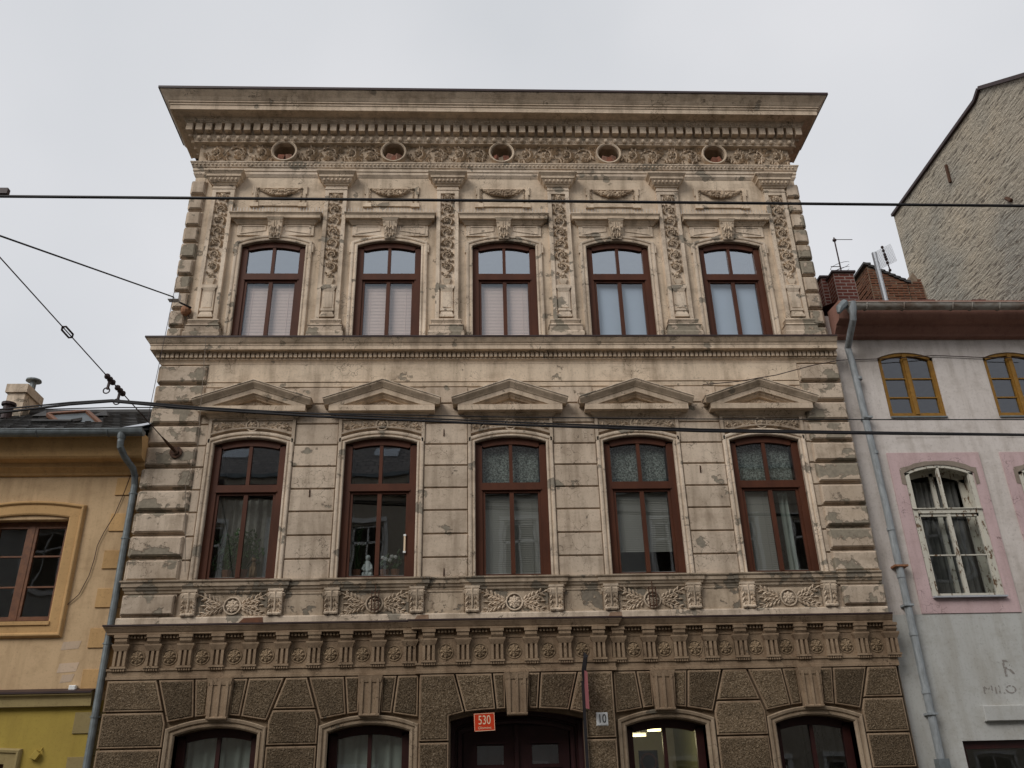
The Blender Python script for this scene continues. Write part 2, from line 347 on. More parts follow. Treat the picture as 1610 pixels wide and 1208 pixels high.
def sweep_h(mb, path, prof, cap=True):
    k = len(mb.v); n = len(path); m = len(prof)
    for i in range(n):
        ns = []
        if i > 0: d = (Vector(path[i])-Vector(path[i-1])).normalized(); ns.append(Vector((d.y, -d.x)))
        if i < n-1: d = (Vector(path[i+1])-Vector(path[i])).normalized(); ns.append(Vector((d.y, -d.x)))
        o = ns[0] if len(ns) == 1 else (ns[0]+ns[1])/(1+ns[0].dot(ns[1]))
        for p, z in prof: mb.v.append((path[i][0]+o.x*p, path[i][1]+o.y*p, z))
    for i in range(n-1):
        for j in range(m-1): mb.f.append((k+i*m+j, k+(i+1)*m+j, k+(i+1)*m+j+1, k+i*m+j+1))
    if cap: mb.f.append(tuple(range(k, k+m))); mb.f.append(tuple(range(k+(n-1)*m, k+n*m)))
    return mb
def sweep_v(mb, path, prof, cap=True):
    k = len(mb.v); n = len(path); m = len(prof)
    for i in range(n):
        ns = []
        if i > 0: d = (Vector(path[i])-Vector(path[i-1])).normalized(); ns.append(Vector((-d.y, d.x)))
        if i < n-1: d = (Vector(path[i+1])-Vector(path[i])).normalized(); ns.append(Vector((-d.y, d.x)))
        o = ns[0] if len(ns) == 1 else (ns[0]+ns[1])/(1+ns[0].dot(ns[1]))
        for u, y in prof: mb.v.append((path[i][0]+o.x*u, y, path[i][1]+o.y*u))
    for i in range(n-1):
        for j in range(m-1): mb.f.append((k+i*m+j, k+(i+1)*m+j, k+(i+1)*m+j+1, k+i*m+j+1))
    if cap: mb.f.append(tuple(range(k, k+m))); mb.f.append(tuple(range(k+(n-1)*m, k+n*m)))
    return mb
def arc(cx, h, zs, rise, n=14):
    if rise < 1e-4: return [(cx-h, zs), (cx+h, zs)]
    R = (h*h+rise*rise)/(2*rise); a = math.asin(min(1, h/R)); zc = zs+rise-R
    return [(cx+R*math.sin(-a+2*a*i/n), zc+R*math.cos(-a+2*a*i/n)) for i in range(n+1)]
def opening_path(cx, h, zb, zs, rise, n=14): return [(cx-h, zb)]+arc(cx, h, zs, rise, n)+[(cx+h, zb)]
def wall(mb, x0, x1, z0, z1, y, ops, depth=.25):
    ops = sorted(ops); x = x0
    for cx, h, zb, zs, rise in ops:
        mb.add([(x, y, z0), (cx-h, y, z0), (cx-h, y, z1), (x, y, z1)], [(0, 1, 2, 3)])
        if zb > z0: mb.add([(cx-h, y, z0), (cx+h, y, z0), (cx+h, y, zb), (cx-h, y, zb)], [(0, 1, 2, 3)])
        a = arc(cx, h, zs, rise)
        for (xa, za), (xb, zb2) in zip(a, a[1:]): mb.add([(xa, y, za), (xb, y, zb2), (xb, y, z1), (xa, y, z1)], [(0, 1, 2, 3)])
        o = [(cx-h, zb)]+a+[(cx+h, zb)]
        for i in range(len(o)):
            (xa, za), (xb, zc) = o[i], o[(i+1) % len(o)]
            mb.add([(xa, y, za), (xb, y, zc), (xb, y+depth, zc), (xa, y+depth, za)], [(0, 1, 2, 3)])
        x = cx+h
    mb.add([(x, y, z0), (x1, y, z0), (x1, y, z1), (x, y, z1)], [(0, 1, 2, 3)])
    return mb
def text(body, size, loc, rot, mat, name, parent=None, font_scale=(1, 1, 1), depth=.002):
    c = bpy.data.curves.new(name, 'FONT'); c.body = body; c.size = size; c.align_x = 'CENTER'; c.align_y = 'CENTER'; c.extrude = depth
    o = bpy.data.objects.new(name, c); COL.objects.link(o); bpy.context.view_layer.update()
    me = bpy.data.meshes.new_from_object(o.evaluated_get(bpy.context.evaluated_depsgraph_get())); bpy.data.objects.remove(o)
    me.materials.clear(); me.materials.append(mat)
    o = link(name, me, parent, loc, rot); o.scale = font_scale; return o

# ------------------------------------------------------------------ ground and street
def structure(o): o['kind'] = 'structure'; return o
structure(MB().add([(-400, -400, -.02), (400, -400, -.02), (400, 400, -.02), (-400, 400, -.02)], [(0, 1, 2, 3)]).build('ground', M['ground']))
structure(MB().box(-60, 60, -13.2, -2.2, -.018, 0).build('road', M['asphalt']))
structure(MB().box(-60, 60, -2.2, .1, -.018, .13).build('pavement', M['paving']))
structure(MB().box(-60, 60, -15.5, -13.2, -.018, .13).build('pavement', M['paving']))

# ================================================================== MAIN TOWNHOUSE
XL, XR = -5.235, 6.33          # second floor
XL1, XR1 = -5.255, 6.42
main = thing('townhouse', 'ornate weathered beige three-storey townhouse with pediments, pilasters and maroon windows', 'house', (.6, 0, 0))
MI = Vector((-.6, 0, 0))
def P(mb, name, mat, smooth=False, parent=None, **pr):
    return mb.build(name, mat, parent or main, MI if parent is None else (0, 0, 0), smooth, **pr)
def inst(name, me, x, y, z, parent=None, **pr):
    return link(name, me, parent or main, (x+(MI.x if parent is None else 0), y, z), **pr)
C2 = [-3.615+2.11*i for i in range(5)]
C1 = [-3.63+2.134*i for i in range(5)]
C0 = [-3.655, -1.495, 2.80, 5.0]; DC = .635
PIL = [-4.65+2.104*i for i in range(6)]
ZB2, ZS2, R2 = 9.02, 11.105, .115
ZB1, ZS1, R1 = 4.86, 7.19, .10
# --- walls
OC = [(cx, 13.25) for cx in [-3.60+2.10*i for i in range(5)]]
m = wall(MB(), XL, XR, 9.0, 12.99, 0, [(c, .585, ZB2, ZS2, R2) for c in C2], .22); P(m, 'wall', M['upper'], label='beige plaster wall of the top storey')
m = wall(MB(), XL1, XR1, 4.2, 9.0, 0, [(c, .59, ZB1, ZS1, R1) for c in C1], .22); P(m, 'wall', M['mid'], label='beige plaster wall of the middle storey')
m = wall(MB(), -5.24, -.84, 0, 4.2, 0.0, [(c, .58, .9, 2.73, .10) for c in C0[:2]], .28)
wall(m, -.84, 2.11, 0, 4.2, 0.0, [(DC, .965, 0, 2.86, .12)], .1)
wall(m, 2.11, 6.33, 0, 4.2, 0.0, [(c, .58, .9, 2.73, .10) for c in C0[2:]], .28)
P(m, 'wall', M['grooveM'], label='dark recessed ground floor wall behind the stone blocks')
# frieze wall with round openings
def frieze_wall():
    mb = MB(); z0, z1 = 12.99, 13.52; r = .226; x = XL; ng = 32
    for cx, cz in OC:
        a, b = cx-.255, cx+.255
        mb.add([(x, 0, z0), (a, 0, z0), (a, 0, z1), (x, 0, z1)], [(0, 1, 2, 3)])
        k = len(mb.v)
        for i in range(ng):
            t = 2*math.pi*i/ng; c, s = math.cos(t), math.sin(t); q = .255/max(abs(c), abs(s)); mb.v.append((cx+c*q, 0, cz+s*q))
        for i in range(ng):
            t = 2*math.pi*i/ng; mb.v.append((cx+r*math.cos(t), 0, cz+r*math.sin(t)))
        for i in range(ng):
            t = 2*math.pi*i/ng; mb.v.append((cx+r*math.cos(t), .32, cz+r*math.sin(t)))
        for i in range(ng):
            j = (i+1) % ng; mb.f.append((k+i, k+j, k+ng+j, k+ng+i)); mb.f.append((k+ng+i, k+ng+j, k+2*ng+j, k+2*ng+i))
        mb.f.append(tuple(range(k+2*ng, k+3*ng)))
        mb.add([(a, 0, z0), (b, 0, z0), (b, 0, cz-.255), (a, 0, cz-.255)], [(0, 1, 2, 3)])
        x = b
    mb.add([(x, 0, z0), (XR, 0, z0), (XR, 0, z1), (x, 0, z1)], [(0, 1, 2, 3)]); return mb
P(frieze_wall(), 'frieze_wall', M['friezeback'])
# body behind, side walls, roof
b = MB()
b.add([(XL, 0, 9), (XL, 9, 9), (XL, 9, 13.9), (XL, 0, 13.9)], [(0, 1, 2, 3)]); b.add([(XL1, 0, 0), (XL1, 9, 0), (XL1, 9, 9), (XL1, 0, 9)], [(0, 1, 2, 3)])
b.add([(XR, 0, 9), (XR, 9, 9), (XR, 9, 13.9), (XR, 0, 13.9)], [(0, 1, 2, 3)]); b.add([(XR1, 0, 0), (XR1, 9, 0), (XR1, 9, 9), (XR1, 0, 9)], [(0, 1, 2, 3)])
b.add([(XL1, 9, 0), (XR1, 9, 0), (XR1, 9, 13.9), (XL1, 9, 13.9)], [(0, 1, 2, 3)]); P(b, 'side_wall', M['mid'])
P(MB().add([(XL-.6, -.6, 14.28), (XR+.6, -.6, 14.28), (XR+.6, 9, 14.28), (XL-.6, 9, 14.28), (XL+1, 4.5, 15.1), (XR-1, 4.5, 15.1)], [(0, 1, 5, 4), (1, 2, 5), (2, 3, 4, 5), (3, 0, 4)]), 'roof', M['drip'])
b = MB()
for z in (.15, 4.1, 8.6, 12.9): b.box(XL+.02, XR-.02, .23, 8.98, z, z+.2)
P(b, 'floor_slab', M['room'])
b = MB()
for c0, c1 in zip(C1, C1[1:]): b.box((c0+c1)/2-.05, (c0+c1)/2+.05, .23, 4.5, 4.31, 12.89)
b.box(XL, XR, 4.5, 4.6, .35, 12.9); P(b, 'inner_wall', M['room'])
b = MB()
for x in (-2.58, -.75, 2.0, 3.9): b.box(x-.05, x+.05, .3, 4.49, .36, 4.09)
P(b, 'inner_wall', M['roomgreen'])

# --- top cornice
RET = .92
def mainpath(xl, xr, ret=RET): return [(xl, ret), (xl, 0), (xr, 0), (xr, ret)]
prof = [(.64, 14.275), (.69, 14.262), (.69, 14.235), (.675, 14.215), (.645, 14.185), (.60, 14.14), (.56, 14.09), (.548, 14.08), (.548, 14.055), (.525, 14.045), (.525, 14.01), (.508, 14.0), (.508, 13.905), (.49, 13.90), (.47, 13.915), (.31, 13.905), (.305, 13.885), (.29, 13.86), (.262, 13.815), (.255, 13.805), (.12, 13.80), (.12, 13.61), (.135, 13.60), (.135, 13.575), (.125, 13.56), (.10, 13.48), (.11, 13.475), (.11, 13.455), (.05, 13.44), (.0, 13.435), (0, 14.275)]
P(sweep_h(MB(), mainpath(XL, XR), prof), 'cornice', M['mould'], label='deep projecting main cornice')
P(sweep_h(MB(), mainpath(XL, XR), [(.3, 14.277), (.705, 14.277), (.705, 14.245), (.715, 14.245), (.715, 14.296), (.3, 14.296)]), 'drip_edge', M['drip'])
dm = MB().box(-.061, .061, -.25, -.118, 13.635, 13.798).mesh('dentil', M['mould'])
nd = 66; x0 = XL-.19; step = (XR+.19-x0)/(nd-1)
for i in range(nd): inst('dentil', dm, x0+i*step, 0, 0)
dside = MB().box(-.25, -.118, -.0575, .0575, 13.635, 13.798).mesh('dentil', M['mould'])
for i in range(4):
    inst('dentil', dside, XL, .0+i*step, 0); o = inst('dentil', dside, XR, .0+i*step, 0); o.rotation_euler.z = math.pi
e = MB()
for i in range(nd):
    x = x0+i*step
    if x < XL-.1 or x > XR+.1: continue
    e.ball((x, -.13, 13.525), .044, .05, .054, 8, 5)
    e.tube([(x-.055, -.11, 13.57), (x-.058, -.115, 13.52), (x-.03, -.105, 13.475), (x, -.1, 13.468), (x+.03, -.105, 13.475), (x+.058, -.115, 13.52), (x+.055, -.11, 13.57)], .013, 4, False)
    e.leaf(x+step/2, 13.57, -math.pi/2, .09, .03, -.11, .014)
P(e, 'egg_moulding', M['relief'], True, kind='stuff')
e = MB(); k = int((XR-XL+.56)/.062)
for i in range(k):
    x = XL-.27+i*.062; e.leaf(x, 13.885, -math.pi/2, .07, .05, -.285, .012)
P(e, 'leaf_moulding', M['relief'], kind='stuff')

# --- architrave ledge under the frieze
prof = [(0, 12.99), (.112, 12.985), (.112, 12.965), (.10, 12.95), (.082, 12.90), (.075, 12.875), (.056, 12.868), (.056, 12.80), (.04, 12.795), (.04, 12.735), (.03, 12.72), (.006, 12.68), (0, 12.68)]
P(sweep_h(MB(), mainpath(XL, XR, .5), prof), 'architrave', M['pale'], label='pale stepped band below the scrollwork frieze')
e = MB(); k = int((XR-XL+.16)/.075)
for i in range(k): e.ball((XL-.07+i*.075, -.093, 12.925), .024, .016, .024, 6, 4)
P(e, 'bead_moulding', M['relief'], True, kind='stuff')
# --- oculi
rg = MB(); rg.ring(0, 0, .236, .016, -.105, 28, 8); rg.ring(0, 0, .216, .008, -.10, 28, 6)
for rr_ in (.246, .218):
    k_ = len(rg.v)
    for i in range(28): t_ = 2*math.pi*i/28; rg.v += [(rr_*math.cos(t_), 0, rr_*math.sin(t_)), (rr_*math.cos(t_), -.105, rr_*math.sin(t_))]
    rg.f += [(k_+2*i, k_+2*((i+1) % 28), k_+2*((i+1) % 28)+1, k_+2*i+1) for i in range(28)]
rgm = rg.mesh('oculus_ring', M['relief'], True)
for cx, cz in OC: inst('oculus_ring', rgm, cx, 0, cz)

# --- relief scrollwork
def scroll(mb, cx, cz, R, s, phase, y0=0., turns=1.35, fl=True, lw=1.):
    """spiral branch ending in a flower"""
    pts = []; n = 22
    for i in range(n+1):
        t = i/n; a = phase+s*t*turns*2*math.pi; r = R*(.92-.55*t); pts.append((cx+r*math.cos(a), y0-.02-.02*t, cz+r*math.sin(a)))
    mb.tube(pts, [R*.09*(1-.4*i/n) for i in range(n+1)], 5)
    for i in range(1, n-3, 2):
        x, _, z = pts[i]; dx, dz = pts[i+1][0]-x, pts[i+1][2]-z; a = math.atan2(dz, dx)
        mb.lobed(x, z, a-s*(.75+random.uniform(-.15, .3)), R*random.uniform(.45, .85)*lw, y0, R*.40)
        if i % 4 == 1: mb.leaf(x, z, a+s*.9, R*.3, R*.16, y0-.004, R*.3)
    if fl: mb.flower(cx, cz, R*.42, y0-.02, R*.25, 6, random.random())
def rinceau(L, H, units, seed=1, y0=0.):
    random.seed(seed); mb = MB(); st = L/units; s = 1
    for i in range(units):
        cx = -L/2+st*(i+.5); R = min(H*.44, st*.47)
        scroll(mb, cx, s*H*.03, R, s, math.pi+s*.6 if i else math.pi, y0, .82)
        for k in range(2):
            mb.lobed(cx+st*.5, -s*H*(.08+.22*k), (1.2 if k else .5)*-s+random.uniform(-.3, .3), H*.26, y0, H*.15)
            mb.lobed(cx-st*.42, s*H*(.30), math.pi-s*.6+random.uniform(-.4, .4), H*.22, y0, H*.14)
        mb.tube([(cx+st*(.1+.08*q), y0-.012, -s*H*.42*math.cos(q*.35)) for q in range(7)], H*.03, 5)
        s = -s
    return mb
seg = [rinceau(1.58, .40, 4, 3+i).mesh('scroll_relief', M['relief']) for i in range(4)]
for i in range(4): inst('scroll_relief', seg[i], (OC[i][0]+OC[i+1][0])/2, -.002, 13.265)
endseg = rinceau(1.30, .40, 3, 9).mesh('scroll_relief', M['relief'])
inst('scroll_relief', endseg, (XL+.07+OC[0][0]-.25)/2, -.002, 13.265); inst('scroll_relief', rinceau(1.2, .40, 3, 11).mesh('scroll_relief', M['relief']), (OC[4][0]+.25+XR-.06)/2, -.002, 13.265)

# --- pilasters
def rot90(mb):
    mb.v = [(-z, y, x) for x, y, z in mb.v]; return mb
pil_vars = []
for sd_ in (21, 34, 47):
  mb = rot90(rinceau(1.78, .24, 7, sd_, 0));
  mb.v = [(x, y, z+.12) for x, y, z in mb.v]
  mb.flower(0, -.83, .075, -.01, .035); mb.lobed(0, -.93, 1.2, .12, 0, .03); mb.lobed(0, -.93, 1.94, .12, 0, .03)
  mb.taper(0, -1.0, -.9, .05, .08, 0, -.035, 0, -.045); mb.taper(0, -1.03, -1.0, .07, .03, 0, -.035, 0, -.03)
  mb.flower(0, .93, .08, -.01, .03)
  pil_vars.append(mb.mesh('foliage_relief', M['relief']))
sh = MB()
zt, zb_, zp0, zp1, w, wi = 12.43, 9.50, 10.25, 12.27, .205, .135
Y = -.08
def frame_rect(mb, x0, x1, z0, z1, xi0, xi1, zi0, zi1, y, yi, yb=0):
    o = [(x0, z0), (x1, z0), (x1, z1), (x0, z1)]; i = [(xi0, zi0), (xi1, zi0), (xi1, zi1), (xi0, zi1)]; k = len(mb.v)
    mb.v += [(a, yb, b) for a, b in o]+[(a, y, b) for a, b in o]+[(a, y, b) for a, b in i]+[(a, yi, b) for a, b in i]
    for j in range(4):
        q = (j+1) % 4; mb.f += [(k+j, k+q, k+4+q, k+4+j), (k+4+j, k+4+q, k+8+q, k+8+j), (k+8+j, k+8+q, k+12+q, k+12+j)]
    mb.f.append((k+12, k+13, k+14, k+15)); return mb
frame_rect(sh, -w, w, zb_, 12.345, -wi, wi, 9.53, zp1, Y, Y+.035)
sh.box(-w, w, Y, 0, 12.36, zt)
sh.tube([(-w-.012, Y, 12.352), (w+.012, Y, 12.352)], .016, 6)
# pedestal relief inside the lower panel
sh.box(-.105, .105, -.075, -.04, 9.63, 10.17); sh.box(-.075, .075, -.085, -.075, 9.75, 10.08)
sh.box(-.13, .13, -.10, -.04, 10.15, 10.215); sh.taper(0, 10.09, 10.15, .09, .12, -.04, -.08, -.04, -.098)
sh.box(-.115, .115, -.095, -.04, 9.68, 9.73); sh.taper(0, 9.6, 9.68, .115, .085, -.04, -.095, -.04, -.08); sh.box(-.125, .125, -.10, -.04, 9.555, 9.60)
shm = sh.mesh('pilaster', M['pale'])
capm = MB(); pth = [(-w, 0), (-w, Y), (w, Y), (w, 0)]
sweep_h(capm, pth, [(0, 12.695), (.165, 12.692), (.165, 12.665), (.15, 12.65), (.125, 12.62), (.118, 12.61), (.118, 12.565), (.10, 12.555), (.08, 12.52), (.055, 12.47), (.03, 12.455), (.02, 12.43), (0, 12.43)])
for i in range(7): capm.ball((-.23+i*.0767, Y-.085, 12.515), .024, .022, .032, 7, 4)
capmesh = capm.mesh('capital', M['mould'])
bs = MB(); sweep_h(bs, pth, [(0, 9.06), (.11, 9.06), (.11, 9.20), (.10, 9.225), (.085, 9.235), (.085, 9.33), (.10, 9.345), (.07, 9.37), (.045, 9.40), (.055, 9.43), (.07, 9.46), (.05, 9.49), (0, 9.50)])
bsm = bs.mesh('pilaster_base', M['quoin'])
for x in PIL:
    o = inst('pilaster', shm, x, 0, 0); 
    link('foliage_relief', pil_vars[PIL.index(x) % 3], o, (0, Y+.034, 11.26)); link('capital', capmesh, o, (0, 0, 0)); link('pilaster_base', bsm, o, (0, 0, 0))

# --- window builder
def pane_poly(x0, x1, z0, z1): return [(x0, z0), (x1, z0), (x1, z1), (x0, z1)]
def arc_z(cx, h, zs, rise, x):
    if rise < 1e-4: return zs
    R = (h*h+rise*rise)/(2*rise); return zs+rise-R+math.sqrt(max(R*R-(x-cx)**2, 0))
WC = {}
def make_window(parent, key, cx, y, h, zb, zs, rise, zt0, zt1, mat, gmat, fw=.115, mw=.028, sash=.045, off=(0, 0, 0), gmat2=None):
    """zt0,zt1 = transom.  returns window object; children: panes"""
    if key not in WC:
        f = MB(); D = .07
        f.box(-h, -h+fw, 0, D, zb, zs); f.box(h-fw, h, 0, D, zb, zs)
        a = arc(0, h, zs, rise, 16); hi = h-fw; ztop = lambda x: arc_z(0, h, zs, rise, x)-fw
        n = 16; k = len(f.v)
        xs = [-h+2*h*i/n for i in range(n+1)]
        for i, xx in enumerate(xs):
            zo = arc_z(0, h, zs, rise, xx); zi = max(zo-fw, zs-.02) if abs(xx) > hi else ztop(xx)
            f.v += [(xx, 0, zo), (xx, 0, zi), (xx, D, zi), (xx, D, zo)]
        for i in range(n):
            for j in range(4): f.f.append((k+4*i+j, k+4*i+(j+1) % 4, k+4*i+4+(j+1) % 4, k+4*i+4+j))
        f.box(-h+fw, h-fw, .0, D, zt0, zt1); f.box(-h+fw*.9, h-fw*.9, -.018, .0, zt0, zt0+.03)
        f.box(-h+fw, h-fw, 0.004, D, zb, zb+.06)
        # upper lights
        um = mw
        f.box(-um, um, .008, D, zt1, ztop(0)+.01)
        # lower sashes
        s0, s1 = -h+fw, h-fw
        f.box(s0, s0+sash, .022, D-.005, zb+.06, zt0); f.box(s1-sash, s1, .022, D-.005, zb+.06, zt0)
        f.box(s0+sash, s1-sash, .022, D-.005, zt0-.04, zt0); f.box(s0+sash, s1-sash, .022, D-.005, zb+.075, zb+.14)
        f.box(-um-.006, um+.006, .015, D-.005, zb+.14, zt0-.04)
        f.box(s0+.02, s1-.02, .0, .022, zb+.06, zb+.085)
        fm = f.mesh('window', mat)
        pn = []
        for sgn in (-1, 1):
            p = MB(); xa, xb = (um, hi) if sgn > 0 else (-hi, -um); q = [(xa, zt1), (xb, zt1)]
            q += [(xb+(xa-xb)*i/8, ztop(xb+(xa-xb)*i/8)) for i in range(9)]
            p.add([(xx, .045, zz) for xx, zz in q], [tuple(range(len(q)))]); pn.append(p.mesh('pane', gmat))
            p = MB(); xa, xb = (um, s1-sash) if sgn > 0 else (s0+sash, -um); p.add([(xx, .048, zz) for xx, zz in pane_poly(xa, xb, zb+.14, zt0-.04)], [(0, 1, 2, 3)]); pn.append(p.mesh('pane', gmat2 or gmat))
        WC[key] = (fm, pn)
    fm, pn = WC[key]
    o = link('window', fm, parent, (cx+off[0], y, 0))
    for q in pn: link('pane', q, o)
    return o
def blind(win, name, x0, x1, z0, z1, y, mat, pitch=.03, tilt=.008):
    mb = MB(); n = int((z1-z0)/pitch)
    for i in range(n):
        z = z0+i*pitch; mb.add([(x0, y, z), (x1, y, z), (x1, y+tilt, z+pitch*.93), (x0, y+tilt, z+pitch*.93)], [(0, 1, 2, 3)])
    for x in (x0+.1, x1-.1): mb.box(x-.004, x+.004, y-.004, y-.001, z0, z1)
    return mb.build(name, mat, win)
def curtain(win, x0, x1, z0, z1, y, mat, waves=10, amp=.02, name='curtain'):
    mb = MB(); n = waves*6; k = 0
    for i in range(n+1):
        x = x0+(x1-x0)*i/n; yy = y+amp*math.sin(i/n*waves*2*math.pi)+amp*.4*math.sin(i*1.7)
        mb.v += [(x, yy, z0), (x, yy, z1)]
    mb.f = [(2*i, 2*i+2, 2*i+3, 2*i+1) for i in range(n)]
    return mb.build(name, mat, win, smooth=True)
WY = .04
w2 = [make_window(main, 'w2', c, WY, .585, ZB2, ZS2, R2, 10.40, 10.54, M['frame'], M['glass2'], off=MI, gmat2=M['glass2b']) for c in C2]
for i in range(3): blind(w2[i], 'blind', -.42, .42, 9.14 if i != 1 else 9.24, 10.36, .11, M['blindpink'])
for i in (3, 4): 
    MB().box(-.43, .43, .12, .125, 9.1, 10.38).build('roller_blind', M['blindblue'], w2[i])
w1 = [make_window(main, 'w1', c, WY, .59, ZB1, ZS1, R1, 6.37, 6.50, M['frame'], M['glass1'], off=MI) for c in C1]
curtain(w1[0], -.43, .43, 5.0, 6.34, .3, M['curtainflower'], 7, .03)
for i in (2, 3, 4): curtain(w1[i], -.46, .46, 6.5, 7.2, .14, M['lace'], 4, .008, 'lace_curtain')
blind(w1[2], 'blind', -.43, .43, 5.0, 6.34, .12, M['blindgrey']); blind(w1[3], 'blind', -.43, .43, 5.35, 6.34, .12, M['blindgrey'])
blind(w1[4], 'blind', -.43, -.02, 5.0, 6.34, .12, M['blindgrey']); curtain(w1[4], .18, .34, 5.0, 6.34, .2, M['curtain'], 2, .03)
w0 = [make_window(main, 'w0', c, .17, .58, .9, 2.73, .10, 1.85, 1.97, M['frame_low'], M['glass1'], off=MI) for c in C0]
for i in (0, 1): curtain(w0[i], -.46, .46, 1.2, 2.76, .16, M['curtain'], 6, .02)

# --- window casings, top storey
for c in C2:
    cs = MB(); path = opening_path(0, .585, 9.02, ZS2, R2)
    sweep_v(cs, path, [(0, .02), (0, -.035), (.018, -.042), (.03, -.042), (.035, -.03), (.06, -.03), (.065, -.045), (.08, -.05), (.105, -.05), (.115, -.04), (.122, 0)])
    for sx in (-1, 1):   # ears
        a, b2 = sorted((sx*.70, sx*.725)); cs.box(a, b2, -.045, 0, 10.95, 11.12)
    P(cs, 'window_casing', M['pale']).location.x += c
    pb = MB()
    # spandrel panels over the arch
    for sx in (-1, 1):
        pts = [(.19, 11.535), (.19, 11.44), (.63, 11.37), (.63, 11.535)]
        pts = [(sx*x, z) for x, z in pts]; pts = pts if sx < 0 else pts[::-1]
        if sx < 0: pts = pts[::-1][::-1]
        a = Vector(pts[1])-Vector(pts[0]); 
        area = sum(pts[i][0]*pts[(i+1) % 4][1]-pts[(i+1) % 4][0]*pts[i][1] for i in range(4))
        if area < 0: pts = pts[::-1]
        sweep_v(pb, pts+[pts[0]], [(-.012, 0), (-.012, -.04), (.012, -.04), (.012, 0)], False)
    pb.box(-.70, .70, -.028, 0, 11.33, 11.575); 
    P(pb, 'spandrel', M['pale']).location.x += c
    hd = MB(); sweep_h(hd, [(-.70, 0), (-.70, -.028), (.70, -.028), (.70, 0)], [(0, 11.775), (.15, 11.765), (.15, 11.745), (.135, 11.73), (.12, 11.705), (.12, 11.645), (.11, 11.64), (.075, 11.638), (.06, 11.61), (.035, 11.585), (.02, 11.56), (0, 11.555)])
    P(hd, 'window_hood', M['mould']).location.x += c
    kz = MB(); kz.taper(0, 11.24, 11.60, .095, .135, 0, -.07, 0, -.13); kz.box(-.16, .16, -.155, 0, 11.645, 11.66)
    kz.taper(0, 11.60, 11.655, .125, .165, 0, -.135, 0, -.165)
    for sx in (-1, 1):
        kz.lobed(sx*.045, 11.50, -math.pi/2+sx*.25, .13, -.12, .03); kz.lobed(sx*.05, 11.36, -math.pi/2+sx*.1, .10, -.095, .03)
        kz.tube([(sx*.11, -.10-.03*q, 11.58-.02*abs(q)) for q in (0, 1)], .025, 8)
        kz.tube([(sx*.02, -.13, 11.59), (sx*.025, -.115, 11.45), (sx*.02, -.085, 11.28)], .012, 5)
    kz.lobed(0, 11.31, -math.pi/2, .08, -.09, .025)
    P(kz, 'keystone', M['relief']).location.x += c
    # festoon panel
    g = MB(); zc0, zc1 = 12.03, 12.42
    sweep_v(g, [(-.43, zc0), (.43, zc0), (.43, zc1), (-.43, zc1), (-.43, zc0)][::-1], [(0, 0), (0, -.018), (.02, -.018), (.02, 0)], False)
    for sx in (-1, 1):
        g.taper(sx*.45, 11.98, 12.08, .08, .07, 0, -.05, 0, -.03); g.box(sx*.47-.02, sx*.47+.02, -.03, 0, 12.08, 12.45)
        g.box(sx*.50-.012, sx*.50+.012, -.035, 0, 12.28, 12.47)
    g.box(-.37, .37, -.03, 0, 12.005, 12.035)
    P(g, 'festoon_panel', M['upper']).location.x += c
    random.seed(int(c*100)); fg = MB()
    for i in range(110):
        t = random.uniform(-1, 1); x = t*.37; zz = 12.385-.10*(1-t*t)+random.uniform(-1, 1)*.062*(1-t*t*.85); r = random.uniform(.018, .034)*(1-.45*t*t)
        fg.ball((x, -.03-.03*(1-t*t), zz), r, r*1.2, r, 6, 4)
    fg.tube([(t*.38, -.025-.02*(1-t*t), 12.375-.12*(1-t*t)) for t in [-1+i/6 for i in range(13)]], [.006+.02*(1-abs(-1+i/6)**2) for i in range(13)], 7)
    for sx in (-1, 1):
        fg.flower(sx*.40, 12.40, .035, -.01, .03, 5)
        for q in range(5): fg.ball((sx*(.405+.008*(q % 2)), -.02, 12.34-q*.055), .012, .015, .028, 6, 4)
    P(fg, 'festoon', M['festoon'], True).location.x += c
# bird spikes
for c in C2:
    e = MB()
    for i in range(30):
        x = -.84+i*.058+random.uniform(-.006, .006); e.box(x-.002, x+.002, -.10, -.096, 11.77, 11.90+random.uniform(-.02, .02))
    e.box(-.84, .84, -.11, -.09, 11.772, 11.78)
    P(e, 'bird_spikes', M['galv'], kind='stuff').location.x += c

# --- quoins, top storey
def blk(pts, yb, yf, ch, mat, name): 
    cx = sum(p[0] for p in pts)/len(pts); cz = sum(p[1] for p in pts)/len(pts)
    me = MB().prism([(x-cx, z-cz) for x, z in pts], yb, yf, ch).mesh(name, mat); return me, cx, cz
def rect(x0, x1, z0, z1): return [(x0, z0), (x1, z0), (x1, z1), (x0, z1)]
def qmesh(wd, hgt, p, mat, name='quoin_block', back=.0):
    mb = MB(); mb.prism(rect(-wd/2, wd/2, -hgt/2, hgt/2), back, -p, .022); mb.box(-wd/2-.02, wd/2+.02, -p*.35, back, -hgt/2-.02, hgt/2+.02); return mb.mesh(name, mat)
q2 = qmesh(.235, .285, .075, M['quoin']); q2s = MB().prism(rect(-.2, .2, -.1425, .1425), .0, -.05, .02).mesh('quoin_block', M['quoin'])
for i in range(10):
    zc = 12.255-.3555*i+.145
    if zc > 12.6: continue
    inst('quoin_block', q2, XL+.10, 0, zc); inst('quoin_block', q2, XR-.10, 0, zc)
    o = inst('quoin_block', q2s, XL, .16, zc); o.rotation_euler.z = -math.pi/2
    o = inst('quoin_block', q2s, XR, .16, zc); o.rotation_euler.z = math.pi/2

